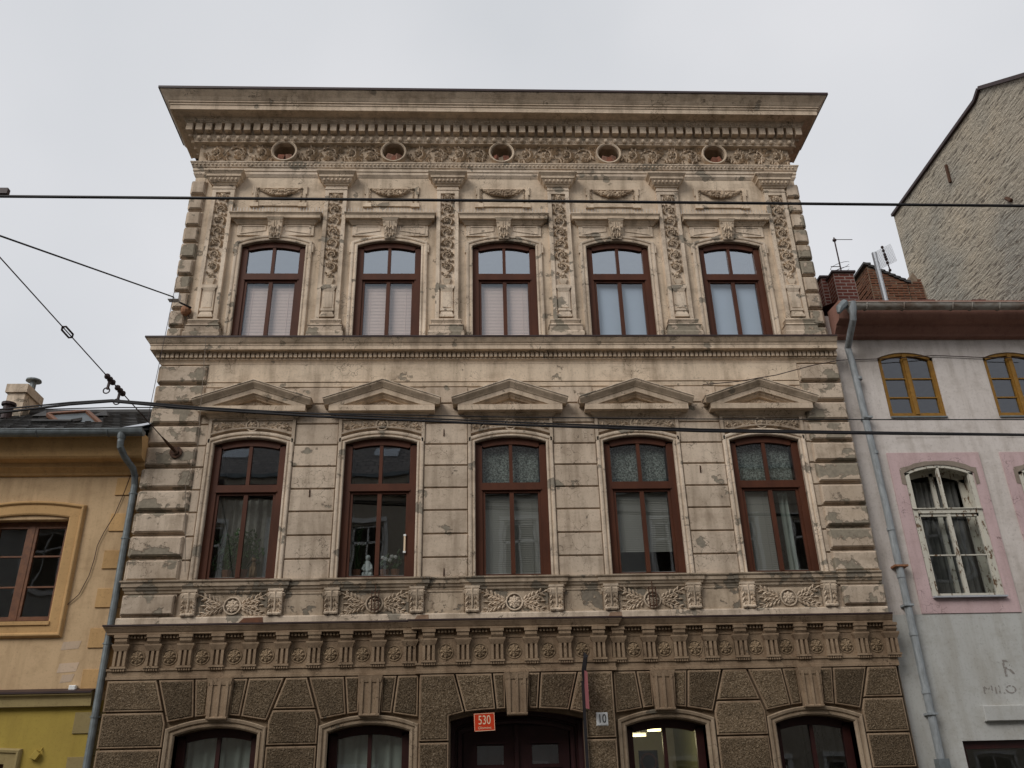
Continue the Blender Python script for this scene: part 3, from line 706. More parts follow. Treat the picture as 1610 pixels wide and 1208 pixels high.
# --- cornice between second and first floor
prof = [(0, 9.075), (.27, 9.062), (.27, 9.04), (.255, 9.02), (.225, 8.975), (.205, 8.955), (.205, 8.935), (.195, 8.93), (.195, 8.855), (.185, 8.85), (.115, 8.858), (.11, 8.84), (.06, 8.838), (.06, 8.742), (.075, 8.738), (.075, 8.72), (.05, 8.70), (.035, 8.675), (.03, 8.65), (0, 8.648)]
pathB = [(XL1, .5), (XL1, 0), (XR1, 0)]
P(sweep_h(MB(), pathB, prof), 'cornice', M['mould'], label='dentilled cornice between the upper storeys')
P(sweep_h(MB(), pathB, [(.05, 9.077), (.275, 9.066), (.275, 9.05), (.283, 9.05), (.283, 9.078), (.05, 9.086)]), 'drip_edge', M['drip'])
e = MB(); n = 148
for i in range(n):
    x = XL1-.08+i*(XR1-XL1+.06)/(n-1); e.box(x-.027, x+.027, -.112, -.058, 8.748, 8.836)
P(e, 'dentil_row', M['mould'], kind='stuff')
# bands above pediments
P(MB().box(-4.48, 5.70, -.028, 0, 8.315, 8.647), 'frieze_band', M['upper'])
b = MB()
for c in C1: pass
P(MB().box(-4.48, 5.70, -.018, 0, 8.225, 8.30), 'frieze_band', M['upper'])
# --- quoins middle storey
q1 = qmesh(.77, .30, .08, M['quoin']); q1r = qmesh(.70, .30, .08, M['quoin']); q1s = MB().prism(rect(-.25, .25, -.15, .15), .0, -.055, .02).mesh('quoin_block', M['quoin'])
for i in range(10):
    zc = 8.30-.3723*i+.155
    inst('quoin_block', q1, XL1+.385-.01, 0, zc); inst('quoin_block', q1r, XR1-.35-.005, 0, zc)
    o = inst('quoin_block', q1s, XL1, .2, zc); o.rotation_euler.z = -math.pi/2
# --- wall blocks between the windows
GZ = [8.215, 7.90, 7.535, 7.158, 6.784, 6.40, 6.022, 5.634, 5.256, 4.93]
def wallblocks(x0, x1):
    for i in range(len(GZ)-1):
        za, zb = GZ[i+1]+.012, GZ[i]-.012
        if i == 0 and x1-x0 < .5: pass
        me, cx, cz = blk(rect(x0, x1, za, zb), 0, -.028, .008, M['midblock'], 'wall_block'); inst('wall_block', me, cx, 0, cz)
for i in range(4): wallblocks(C1[i]+.715, C1[i+1]-.715)
wallblocks(-4.475, C1[0]-.715); wallblocks(C1[4]+.715, 5.70)
# --- middle windows: casing, overdoor frieze, pediment
for c in C1:
    cs = MB(); sweep_v(cs, opening_path(0, .59, 4.93, ZS1, R1, 16), [(0, .02), (0, -.035), (.012, -.045), (.03, -.045), (.034, -.03), (.055, -.03), (.06, -.05), (.075, -.055), (.10, -.055), (.11, -.045), (.118, 0)])
    P(cs, 'window_casing', M['pale']).location.x += c
    pn = MB(); zt = 7.63
    a = arc(0, .66, ZS1+.145, .115, 12)
    fr = [(-.71, 7.20), (-.71, zt), (.71, zt), (.71, 7.20)]
    k = len(pn.v)
    for (xa, za), (xb, zb) in zip(a, a[1:]): pn.add([(xa, -.022, za), (xb, -.022, zb), (xb, -.022, zt-.03), (xa, -.022, zt-.03)], [(0, 1, 2, 3)])
    sweep_v(pn, a, [(0, 0), (0, -.055), (.025, -.06), (.03, -.022)])
    for sx in (-1, 1): x0, x1 = sorted((sx*.66, sx*.71)); pn.box(x0, x1, -.055, 0, 7.20, zt)
    pn.box(-.66, .66, -.05, 0, zt-.03, zt)
    P(pn, 'overwindow_panel', M['mid']).location.x += c
    random.seed(13); rl = MB()
    rl.ring(0, 7.51, .098, .014, -.035, 20, 6); rl.flower(0, 7.51, .075, -.03, .03, 6)
    for sx in (-1, 1):
        for q in range(9):
            x = sx*(.14+q*.053); z = 7.50+.02*math.sin(q*1.4); rl.lobed(x, z, (0 if sx > 0 else math.pi)+(.7 if q % 2 else -.7), .10, -.022, .03)
        rl.flower(sx*.585, 7.475, .05, -.025, .035, 5)
        rl.tube([(sx*(.12+q*.06), -.032, 7.50+.03*math.sin(q*1.5)) for q in range(8)], .009, 5)
    P(rl, 'foliage_relief', M['relief']).location.x += c
    co = MB(); hw = .72
    sweep_h(co, [(-hw, 0), (-hw, -.05), (hw, -.05), (hw, 0)], [(0, 7.80), (.155, 7.798), (.155, 7.70), (.145, 7.695), (.06, 7.70), (.05, 7.68), (.04, 7.665), (.02, 7.655), (.012, 7.635), (0, 7.63)])
    for q in range(38): co.ball((-.72+q*.0389, -.078, 7.672), .013, .012, .015, 5, 3)
    P(co, 'pediment_cornice', M['mould']).location.x += c
    pd = MB(); AP, SL = 8.225, .345
    pr = [(0.0, 0), (0, -.285), (.022, -.285), (.035, -.275), (.085, -.225), (.095, -.22), (.10, -.205), (.175, -.20), (.18, -.17), (.20, -.16), (.225, -.12), (.235, -.12), (.24, -.06)]
    zb = 7.802; k = len(pd.v)
    for v, y in pr:
        vv = v*1.12; xe = min(.965+min(abs(y), .285)*.0, (AP-vv-zb)/SL)
        pd.v += [(-xe, y, AP-vv-SL*xe), (0, y, AP-vv), (xe, y, AP-vv-SL*xe)]
    for i in range(len(pr)-1): pd.f += [(k+3*i, k+3*i+1, k+3*i+4, k+3*i+3), (k+3*i+1, k+3*i+2, k+3*i+5, k+3*i+4)]
    n = len(pr); pd.f += [tuple(k+3*i for i in range(n)), tuple(k+3*i+2 for i in range(n))]
    pd.add([(-.5, -.06, zb), (.5, -.06, zb), (0, -.06, 8.0)], [(0, 1, 2)])
    for sx in (-1, 1):  # end blocks under the rake
        x0, x1 = sorted((sx*.72, sx*.955)); pd.add([(x0, -.2, zb), (x1, -.2, zb+.03), (x1, 0, zb+.03), (x0, 0, zb)], [(0, 1, 2, 3)])
    P(pd, 'pediment', M['mould']).location.x += c
    lp = MB(); sweep_v(lp, [(-.975, AP+.003-SL*.975), (0, AP+.003), (.975, AP+.003-SL*.975)], [(0, 0), (0, -.298), (.014, -.298), (.02, 0)]); P(lp, 'pediment_highlight_lip', M['pale']).location.x += c  # pale lip added along the rake to paint in its bright highlight edge
    rl = MB(); random.seed(4)
    rl.flower(0, 7.86, .045, -.06, .03)
    for sx in (-1, 1):
        for q in range(5): rl.lobed(sx*(.06+q*.06), 7.845-.004*q, (0 if sx > 0 else math.pi)+random.uniform(-.5, .5), .09, -.06, .025)
    P(rl, 'foliage_relief', M['relief']).location.x += c

# --- sill moulding middle storey and parapet zone
path = [(XL1, .35), (XL1, 0)]; x = XL1
path += [(C1[0]-.79, 0)] if False else []
for c in C1:
    a, b2 = c-.775, c+.775
    if c == C1[0]: path += [(XL1, -.03)]; path[1] = (XL1, -.03); path.pop()
    else: path += [(a, 0), (a, -.03)]
    if c == C1[4]: path += [(XR1, -.03)]
    else: path += [(b2, -.03), (b2, 0)]
prof = [(0, 4.945), (.08, 4.938), (.08, 4.918), (.07, 4.905), (.058, 4.90), (.058, 4.845), (.04, 4.835), (.03, 4.80), (.012, 4.785), (.008, 4.755), (0, 4.745), (-.04, 4.745), (-.04, 4.945)]
P(sweep_h(MB(), path, prof), 'sill_moulding', M['parapet'])
# base strip
P(sweep_h(MB(), [(XL1, .3), (XL1, 0), (XR1, 0)], [(0, 4.40), (.05, 4.39), (.06, 4.37), (.06, 4.24), (0, 4.24)]), 'base_strip', M['pale'])
con = MB()
con.box(-.115, .115, -.10, 0, 4.755, 4.79); 
pr = [(4.755, .085), (4.72, .105), (4.66, .10), (4.58, .065), (4.50, .055), (4.45, .065), (4.42, .08), (4.395, .07)]
k = len(con.v)
for z, p in pr: con.v += [(-.10, -p, z), (.10, -p, z), (.10, 0, z), (-.10, 0, z)]
for i in range(len(pr)-1):
    for j in range(4): con.f.append((k+4*i+j, k+4*i+(j+1) % 4, k+4*i+4+(j+1) % 4, k+4*i+4+j))
for sx in (-1, 1):
    for q, z in enumerate((4.74, 4.66, 4.58, 4.50)):
        con.lobed(sx*.05, z, -math.pi/2+sx*.55, .10, -.075+.008*q, .035)
    con.tube([(sx*.10, -.05, 4.72), (sx*.12, -.08, 4.70)], .03, 8); con.ball((sx*.065, -.075, 4.415), .045, .03, .028, 8, 4)
con.tube([(0, -.11, 4.75), (0, -.085, 4.6), (0, -.07, 4.46)], .012, 5)
conm = con.mesh('console', M['relief'])
for c in C1:
    for sx in (-1, 1): inst('console', conm, c+sx*.645, -.005, 0)
fo = MB(); random.seed(8)
fo.ring(0, 0, .125, .013, -.018, 24, 6); fo.ring(0, 0, .045, .006, -.022, 12, 5)
fo.flower(0, 0, .10, -.006, .022, 8)
for sx in (-1, 1):
    for st, (sl, L0) in enumerate(((.50, 7), (-.46, 7), (.02, 6))):
        for q in range(L0-2):
            t = .14+q*.062; x = sx*t; z = sl*(t-.09)*(.8)+.0
            a = math.atan2(sl*.8, 1); a = a if sx > 0 else math.pi-a
            fo.leaf(x, z, a+.7+random.uniform(-.2, .2), .10, .045, -.004, .035); fo.leaf(x, z, a-.7+random.uniform(-.2, .2), .10, .045, -.004, .035)
        t1 = .14+(L0-2)*.062; fo.leaf(sx*t1, sl*(t1-.09)*.8, a, .09, .04, -.004, .03); fo.tube([(sx*.12, -.016, 0), (sx*t1, -.016, sl*(t1-.09)*.8)], .009, 5)
fom = fo.mesh('foliage_relief', M['relief'])
pf = MB(); frame_rect(pf, -.52, .52, 4.395, 4.745, -.47, .47, 4.41, 4.73, -.018, -.006); pfm = pf.mesh('relief_panel', M['parapet'])
for c in C1:
    inst('relief_panel', pfm, c, 0, 0); inst('foliage_relief', fom, c, -.008, 4.55)
for i in range(4):
    a, b2 = C1[i]+.775, C1[i+1]-.775
    pf = MB(); frame_rect(pf, a, b2, 4.395, 4.745, a+.02, b2-.02, 4.42, 4.72, -.02, -.008); P(pf, 'blank_panel', M['parapet'])
for (a, b2) in ((XL1-.01, XL1+.76), (5.76, XR1+.0)):
    me = MB(); me.prism(rect(a, b2, 4.43, 4.715), 0, -.08, .018); me.box(a-.005, b2+.02, -.03, 0, 4.405, 4.735); P(me, 'quoin_block', M['quoin'])
# bare bricks where the strip has broken off
for x, wd, bm_ in ((-3.33, .20, 'brickdull'), (-.78, .12, 'brickpale'), (2.16, .12, 'brickpale')):
    P(MB().prism([(x-wd, 4.262), (x+wd, 4.262), (x+wd*.9, 4.37), (x-wd*.5, 4.36)], -.055, -.066, .003), 'bare_brick', M[bm_])
# rusty flagpole sockets in front of the foliage panels
for c in (C1[1]+.02, C1[3]+.0):
    f = MB(); f.box(-.065, -.05, -.085, -.07, 4.42, 4.74); f.box(.04, .055, -.085, -.07, 4.42, 4.74); f.box(-.065, .055, -.09, -.075, 4.44, 4.455); f.box(-.065, .055, -.09, -.075, 4.70, 4.715)
    f.box(-.012, .003, -.10, -.085, 4.40, 4.82); f.box(-.05, .05, -.05, 0, 4.60, 4.615)
    P(f, 'flagpole_socket', M['iron']).location.x += c

# --- lower cornice and triglyph frieze  (with centre projection)
PX0, PX1, PJ = -.785, 2.06, .06
def lowpath(xl=XL1, xr=6.40): return [(xl, .3), (xl, 0), (PX0, 0), (PX0, -PJ), (PX1, -PJ), (PX1, 0), (xr, 0)]
XG = 6.42
prof = [(0, 4.262), (.175, 4.252), (.175, 4.228), (.165, 4.215), (.135, 4.165), (.128, 4.16), (.128, 4.135), (.12, 4.13), (.03, 4.132), (.03, 4.01), (0, 4.0)]
P(sweep_h(MB(), lowpath(xr=XG), prof), 'cornice', M['low'], label='brown cornice above the rosette frieze')
P(sweep_h(MB(), lowpath(xr=XG), [(.02, 4.27), (.18, 4.26), (.18, 4.245), (.188, 4.245), (.188, 4.268), (.02, 4.278)]), 'drip_edge', M['drip'])
P(sweep_h(MB(), lowpath(xr=XG), [(-.02, 4.03), (.02, 4.03), (.02, 3.64), (-.02, 3.64)]), 'frieze_wall', M['low'])
prof = [(0, 3.66), (.07, 3.655), (.07, 3.625), (.052, 3.62), (.052, 3.55), (.062, 3.545), (.062, 3.505), (.0, 3.50)]
P(sweep_h(MB(), lowpath(xr=XG), prof), 'architrave', M['low'], label='brown band below the rosette frieze')
tg = MB()
for x0, x1 in ((-.09, -.052), (-.02, .02), (.052, .09)): tg.box(x0, x1, -.085, -.02, 3.69, 3.905)
tg.box(-.09, .09, -.045, -.02, 3.66, 3.905); tg.taper(0, 3.905, 3.975, .09, .125, -.02, -.087, -.02, -.115); tg.box(-.125, .125, -.115, -.02, 3.975, 3.998)
tg.box(-.11, .11, -.10, -.02, 3.655, 3.685)
for i in range(6): tg.box(-.10+i*.035, -.078+i*.035, -.088, -.05, 3.62, 3.652)
tgm = tg.mesh('triglyph', M['low'])
mu = MB(); mu.box(-.10, .10, -.15, -.02, 4.085, 4.128); mu.box(-.088, .088, -.135, -.02, 4.035, 4.085); mu.taper(0, 4.0, 4.035, .08, .092, -.02, -.11, -.02, -.135); mum = mu.mesh('modillion', M['low'])
ro = MB(); ro.flower(0, 0, .095, 0, .03, 8); ro.ring(0, 0, .108, .008, -.004, 20, 5); rom = ro.mesh('rosette', M['lowrelief'])
TG = [[-5.16+.4692*i for i in range(10)], [-.655+.507*i for i in range(6)], [2.18+.4655*i for i in range(10)]]
dt = MB()
for gi, g in enumerate(TG):
    yo = -PJ if gi == 1 else 0
    for i, x in enumerate(g):
        inst('triglyph', tgm, x, yo, 0); inst('modillion', mum, x, yo, 0)
        if i < len(g)-1:
            xm = (x+g[i+1])/2; inst('rosette', rom, xm, yo-.02, 3.815)
            for q in range(5): dt.box(xm-.105+q*.05-.014, xm-.105+q*.05+.014, yo-.085, yo-.03, 4.085, 4.128)
P(dt, 'dentil_row', M['low'], kind='stuff')

# --- ground floor rusticated blocks
def gblock(pts, yo=0., proud=.075, mat='rock', ch=.014):
    area = sum(pts[i][0]*pts[(i+1) % len(pts)][1]-pts[(i+1) % len(pts)][0]*pts[i][1] for i in range(len(pts)))
    if area < 0: pts = pts[::-1]
    pts = inset(pts, .012)
    # smooth margin then rough field standing proud of it
    mb = MB(); mb.prism(pts, 0, -proud+.012-yo*0+(-yo if False else 0)+0, 0.004)
    me, cx, cz = None, sum(p[0] for p in pts)/len(pts), sum(p[1] for p in pts)/len(pts)
    loc = [(x-cx, z-cz) for x, z in pts]
    mb = MB().prism(loc, 0, yo-proud+.012, .006)
    o = inst('stone_block', mb.mesh('stone_block', M['low']), cx, 0, cz)
    MB().prism(inset(loc, .019), yo-proud+.014, yo-proud, ch).build('rough_face', M['rock'], o)
    return o
ZT = 3.498; J1, J2 = 3.055, 2.57
def linex(z, top=.92, bot=.715): return top-(top-bot)*min((ZT-z)/.60, 1)
def fan(c, outerL=True, outerR=True, limL=None, limR=None):
    ar = lambda x: arc_z(0, .71, 2.885, .10, x)
    for sx, lim in ((-1, limL), (1, limR)):
        if lim is None: gblock([(c+sx*.385, ZT), (c+sx*.91, ZT), (c+sx*.705, 2.90), (c+sx*.52, ar(.52)), (c+sx*.325, ar(.325))])
        else: gblock([(c+sx*.385, ZT), (lim, ZT), (lim, 2.905), (c+sx*.52, ar(.52)), (c+sx*.325, ar(.325))])
        gblock([(c+sx*.15, ZT), (c+sx*.385, ZT), (c+sx*.325, ar(.325)), (c+sx*.15, ar(.15))])
def keystone(c, yo=0., z0=2.935):
    k = MB(); k.taper(0, z0, ZT-.005, .145, .178, 0, yo-.115, 0, yo-.13)
    for x0, x1 in ((-.13, -.095), (-.018, .018), (.095, .13)): k.taper((x0+x1)/2, z0+.02, ZT-.05, (x1-x0)/2, (x1-x0)/2+.003, yo-.1, yo-.135, yo-.1, yo-.15)
    k.taper(0, ZT-.10, ZT-.008, .155, .18, 0, yo-.14, 0, yo-.155); k.tube([(-.145, yo-.115, z0+.015), (.145, yo-.115, z0+.015)], .022, 8)
    P(k, 'keystone', M['low']).location.x += c
fan(C0[0]); fan(C0[1], limR=PX0-.005); fan(C0[2], limL=PX1+.005); fan(C0[3])
for c in C0: keystone(c)
rows = [(J1, 2.90), (2.90, J2)]
RZ = [J2, 2.09, 1.61, 1.13, .65, .15]
def side_blocks(x0t, x1t, lL, lR, xl, xr):
    """blocks between two window fans; lL/lR: centre of the fan on that side or None for a straight edge"""
    fL = (lambda z: lL+linex(z)) if lL is not None else (lambda z: xl)
    fR = (lambda z: lR-linex(z)) if lR is not None else (lambda z: xr)
    gblock([(fL(ZT), ZT), (fR(ZT), ZT), (fR(J1), J1), (fL(J1), J1)])
    gblock([(fL(J1), J1), (fR(J1), J1), (fR(2.9), 2.9), (fR(2.9), J2), (fL(2.9), J2), (fL(2.9), 2.9)])
    for a, b2 in zip(RZ, RZ[1:]): gblock([(fL(2.9), a), (fR(2.9), a), (fR(2.9), b2), (fL(2.9), b2)])
side_blocks(0, 0, None, C0[0], -5.29, 0); side_blocks(0, 0, C0[0], C0[1], 0, 0); side_blocks(0, 0, C0[2], C0[3], 0, 0); side_blocks(0, 0, C0[3], None, 0, 6.375)
for lim, c, sx in ((PX0-.005, C0[1], 1), (PX1+.005, C0[2], -1)):
    for a, b2 in zip([2.9]+RZ, RZ): gblock([(c+sx*.715, a), (lim, a), (lim, b2), (c+sx*.715, b2)]) if abs(lim-c-sx*.715) > .05 and False else None
# door bay
yo = -PJ
for sx in (-1, 1):
    e = PX0 if sx < 0 else PX1
    X = lambda v: DC+sx*v
    gblock([(X(.905), ZT), (e, ZT), (e, J2), (X(.975), J2), (X(.975), 2.905), (X(.755), 2.955)], yo)
    gblock([(X(.355), ZT), (X(.905), ZT), (X(.755), 2.955), (X(.5), 2.975), (X(.305), 2.985)], yo)
    gblock([(X(.16), ZT), (X(.355), ZT), (X(.305), 2.985), (X(.16), 2.99)], yo)
    for a, b2 in zip(RZ, RZ[1:]): gblock([(X(.975), a), (e, a), (e, b2), (X(.975), b2)], yo)
    P(MB().box(*sorted((e, e-sx*.02)), -.055, 0, .1, 3.5), 'return_face', M['low'])
keystone(DC, yo, 2.905)
# window surrounds ground floor
for c in C0:
    cs = MB(); sweep_v(cs, opening_path(0, .58, .9, 2.73, .10, 14), [(0, .17), (0, -.02), (.02, -.045), (.045, -.05), (.05, -.035), (.075, -.035), (.08, -.06), (.115, -.07), (.128, -.06), (.13, 0)])
    cs.box(-.75, .75, -.12, 0, .82, .9); P(cs, 'window_casing', M['lowpale']).location.x += c
# door
dr = MB(); ypl = .42; h = .965
wall(dr, DC-h-.05, DC+h+.05, 0, 3.0, ypl+.08, [], 0)
sweep_v(dr, opening_path(DC, .80, .15, 2.72, .12, 14), [(0, ypl+.08), (0, ypl-.02), (.03, ypl-.05), (.06, ypl-.05), (.07, ypl-.02), (.10, ypl-.02), (.11, ypl-.07), (.17, ypl-.08), (.18, ypl)])
P(dr, 'door_frame', M['door'])
df = MB()
for sx in (-1, 1):
    a, b2 = sorted((DC+sx*.03, DC+sx*.78)); frame_rect(df, a, b2, .16, 2.80, a+.20, b2-.16, 2.28, 2.56, ypl+.02, ypl+.05, ypl+.08)
    df.box(a+.16, b2-.12, ypl-.0, ypl+.02, 2.56, 2.60); df.box(a+.16, b2-.12, ypl-.0, ypl+.02, 2.23, 2.27)
    for z0, z1 in ((.3, 1.1), (1.2, 2.15)): frame_rect(df, a+.1, b2-.1, z0, z1, a+.16, b2-.16, z0+.06, z1-.06, ypl, ypl+.015, ypl+.02)
df.box(DC-.03, DC+.03, ypl-.03, ypl+.05, .16, 2.82)
d = P(df, 'door', M['door'])
for sx in (-1, 1):
    a, b2 = sorted((DC+sx*.03, DC+sx*.78)); MB().add([(x, ypl+.045, z) for x, z in pane_poly(a+.2, b2-.16, 2.28, 2.54)], [(0, 1, 2, 3)]).build('pane', M['glass1'], d)
b = MB(); a = arc(DC, h, 2.86, .12); o_ = [(DC-h, 0)]+a+[(DC+h, 0)]
for (xa, za), (xb, zb) in zip(o_, o_[1:]): b.add([(xa, .09, za), (xb, .09, zb), (xb, ypl+.09, zb), (xa, ypl+.09, za)], [(0, 1, 2, 3)])
P(b, 'door_reveal', M['door'])

# ------------------------------------------------------------------ loose bricks in the round openings
names = ['leftmost', 'second from the left', 'middle', 'second from the right', 'rightmost']
bricks = [[(-.07, 'large dark red', 0, 'brick'), (.08, 'small pinkish', .4, 'brickpink')], [(-.10, 'pale pink', .2, 'brickpink'), (.0, 'red central', -.3, 'brick'), (.09, 'greyish pink', .7, 'brickpink')],
          [(-.10, 'dark red', .9, 'brick'), (.0, 'dusty grey', -.5, 'mortarold'), (.09, 'bright orange-red', .2, 'brick')], [(-.09, 'pinkish', .2, 'brickpink'), (.02, 'brown-red', -.3, 'brick'), (.10, 'pale pinkish', .6, 'brickpink')], [(.02, 'dusty red', .3, 'brick'), (.10, 'dark small', -.4, 'brick')]]
random.seed(3)
for (cx, cz), lst, nm in zip(OC, bricks, names):
    for dx, desc, rt, mt in lst:
        s = random.uniform(.95, 1.2); mb = MB(); mb.box(-.06*s, .06*s, -.05, .07, 0, .13*s)
        mb.v = [(x+random.uniform(-.012, .012), y+random.uniform(-.01, .01), z+(random.uniform(-.012, .012) if z > 0 else 0)) for x, y, z in mb.v]
        zf = cz-math.sqrt(max(.216**2-(abs(dx)+.04)**2, 0))+.004
        o = mb.build('broken_brick', M[mt], None, (cx+dx*1.05, -.02, zf+.0)); o.rotation_euler = (0, -.5*dx*8*.6, rt)
        b_ = bmesh.new(); b_.from_mesh(o.data); bmesh.ops.bevel(b_, geom=b_.edges[:], offset=.006, segments=1, affect='EDGES'); b_.to_mesh(o.data); b_.free()
        o['label'] = f'{desc} broken brick in the {nm} round opening'; o['category'] = 'brick'; o['group'] = 'broken bricks in the round openings'

for hx, hy in ((487, 775), (1101, 737), (698, 680), (698, 899)):
    q = atY(hx, hy, -.03); h_ = MB(); h_.prism([(-.012, -.07), (.012, -.07), (.008, .05), (-.006, .06)], .002, -.008).tube([(0, 0, -.02), (0, -.05, -.02), (0, -.05, .03)], .007, 5); P(h_, 'wall_hook', M['iron']).location = (q.x+MI.x, -.028, q.z)
# ------------------------------------------------------------------ signs
s = thing('number_plate', 'red enamel house number plate reading 530 hanging under the door arch', 'sign', (.165, -.09, 2.70))
pl = MB().prism([(-.15, 0), (.15, 0), (.15, .245), (-.15, .245)], .006, -.004, .002).build('plate', M['redplate'], s)
bd = MB(); sweep_v(bd, [(-.14, .01), (-.14, .235), (.14, .235), (.14, .01), (-.14, .01)], [(0, -.0045), (0, -.006), (.006, -.006), (.006, -.0045)], False); bd.build('border', M['cream'], s)
text('530', .15, (0, -.006, .145), (rad(90), 0, 0), M['cream'], 'number', s, (.82, 1.15, 1), .0008)
text('Olomouc', .05, (0, -.006, .045), (rad(90), 0, 0), M['cream'], 'lettering', s, (1, 1, 1), .0008)
s.rotation_euler = (0, rad(-2), 0)
MB().box(-.1, -.09, 0, .12, .2, .22).box(.09, .1, 0, .12, .2, .22).build('bracket', M['iron'], s)
s = thing('number_plate', 'small white enamel house number plate reading 10 on the stone pier', 'sign', (1.855, -.145, 2.735))
MB().prism([(-.085, 0), (.085, 0), (.085, .18), (-.085, .18)], .006, -.004, .012).build('plate', M['whiteplate'], s)
text('10', .15, (0, -.006, .09), (rad(90), 0, 0), M['blackprint'], 'number', s, (.85, 1.1, 1), .0008)
# projecting pink sign with its black post
s = thing('projecting_sign', 'narrow pink banner sign seen edge-on on a black post beside the door', 'sign', (1.60, -.16, 1.0))
MB().box(-.02, .02, -.04, .0, -.9, 2.35).build('post', M['black'], s)
MB().add([(.02, -.05, 1.97), (.02, -.42, 1.92), (.02, -.42, 2.42), (.02, -.05, 2.50), (.026, -.05, 1.97), (.026, -.42, 1.92), (.026, -.42, 2.42), (.026, -.05, 2.50)], [(0, 1, 2, 3), (4, 7, 6, 5), (0, 4, 5, 1), (1, 5, 6, 2), (2, 6, 7, 3), (3, 7, 4, 0)]).build('banner', M['purple'], s)
b = MB()
for q in range(4): b.tube([(.01+.012*q, -.02-.03*q, 2.30), (.012*q, -.06-.03*q, 2.50), (.03+.01*q, -.10-.03*q, 2.66), (.045+.01*q, -.06-.03*q, 2.74-.02*q)], .013, 6)
b.build('scroll_hook', M['black'], s)
# thermometer on second middle-floor window
s = thing('thermometer', 'white outdoor thermometer fixed to the second middle-floor window frame', 'thermometer', (C1[1]+.425, .05, 5.35))
b = MB(); b.box(-.014, .014, -.02, -.012, .03, .27); b.build('scale', M['cream'], s)
b = MB(); b.box(-.02, .02, -.022, .04, 0, .03); b.box(-.02, .02, -.022, .04, .27, .30); b.build('bracket', M['whiteplate'], s)

# ------------------------------------------------------------------ things on the inner sills
def figurine(loc):
    t = thing('figurine', 'white china seated figurine on the sill of the second middle-floor window', 'figurine', loc)
    b = MB(); b.tube([(0, 0, 0), (0, 0, .06), (.01, 0, .14), (.0, 0, .22), (-.005, 0, .27), (0, 0, .285)], [.075, .085, .07, .06, .04, .02], 12)
    b.tube([(-.05, -.02, .21), (-.075, -.05, .14), (-.03, -.09, .10)], [.022, .02, .017], 8); b.tube([(.05, -.02, .21), (.07, -.05, .14), (.02, -.09, .10)], [.022, .02, .017], 8)
    b.tube([(-.04, 0, .04), (-.05, -.09, .05), (-.03, -.10, .0)], [.035, .03, .02], 8); b.tube([(.04, 0, .04), (.05, -.09, .05), (.03, -.10, .0)], [.035, .03, .02], 8)
    b.ball((0, -.01, .325), .042, .045, .05, 12, 8); b.ball((0, -.055, .318), .008, .012, .012, 6, 4); b.build('body', M['china'], t, smooth=True)
SILL = 5.03
figurine((C1[1]-.17, .34, SILL))
def cat(loc):
    t = thing('cat_figurine', 'brown pottery cat sitting on the sill of the first middle-floor window', 'figurine', loc)
    b = MB(); b.tube([(0, 0, 0), (0, 0, .05), (0, -.005, .14), (0, -.02, .22), (0, -.03, .25)], [.06, .065, .05, .035, .02], 10); b.ball((0, -.03, .275), .04, .045, .038, 10, 6)
    for sx in (-1, 1): b.add([(sx*.035, -.03, .30), (sx*.01, -.03, .31), (sx*.028, -.03, .35), (sx*.025, -.015, .30)], [(0, 1, 2), (1, 3, 2), (3, 0, 2), (0, 3, 1)]); b.tube([(sx*.03, -.05, .16), (sx*.03, -.065, .0)], [.018, .02], 6)
    b.build('body', M['catclay'], t, smooth=True)
cat((C1[0]+.20, .22, SILL))
def plant(loc, label, n, H, spread, L, pot=True, cat_='plant', seed=1, white=False):
    random.seed(seed); t = thing('potted_plant', label, cat_, loc)
    b = MB(); b.tube([(0, 0, 0), (0, 0, .02), (0, 0, .12), (0, 0, .125)], [.05, .055, .075, .07], 12); b.build('pot', M['pot'], t)
    b = MB(); st = MB()
    for i in range(n):
        a = random.uniform(0, 2*math.pi); r = random.uniform(.1, 1)*spread; z = .12+random.uniform(.1, 1)*H
        tip = (r*math.cos(a), r*math.sin(a)*.4, z); st.tube([(0, 0, .1), (tip[0]*.5, tip[1]*.5, z*.7), tip], .004, 4)
        k0 = len(b.v); b.leaf(tip[0], tip[2], random.uniform(-2.5, -.6), L*random.uniform(.7, 1.2), L*.4, tip[1], .01)
        b.leaf(tip[0], tip[2], random.uniform(0, 3.1), L*random.uniform(.7, 1.2), L*.4, tip[1], .01)
    st.build('stem', M['leaf'], t); b.build('leaves', M['leaf'], t, kind='stuff')
    if white:
        for i, (x, z) in enumerate(white): MB().flower(0, 0, .035, 0, .012, 5).build('flower', M['petal'], t, (x, -.05, z))
    return t
plant((C1[0]-.22, .24, SILL), 'bushy green houseplant on the left of the first middle-floor window', 46, .55, .28, .09, seed=2)
plant((C1[0]+.05, .2, SILL), 'taller green houseplant in the middle of the first middle-floor window', 46, .62, .34, .08, seed=5)
plant((C1[1]-.34, .30, SILL), 'thin trailing houseplant left of the white figurine', 18, .75, .14, .05, seed=6)
plant((C1[1]+.10, .32, SILL), 'white-flowered orchid right of the window mullion', 6, .25, .08, .11, seed=7, white=[(-.03, .31), (.02, .29)])
plant((C1[1]+.27, .32, SILL), 'white-flowered orchid at the right edge of the second middle-floor window', 6, .25, .08, .11, seed=8, white=[(-.06, .33), (-.09, .27), (0.0, .32)])
w = MB()
for c in C1: w.box(c-.585, c+.585, .16, .42, SILL-.03, SILL)
P(w, 'inner_sill', M['whiteframe'])
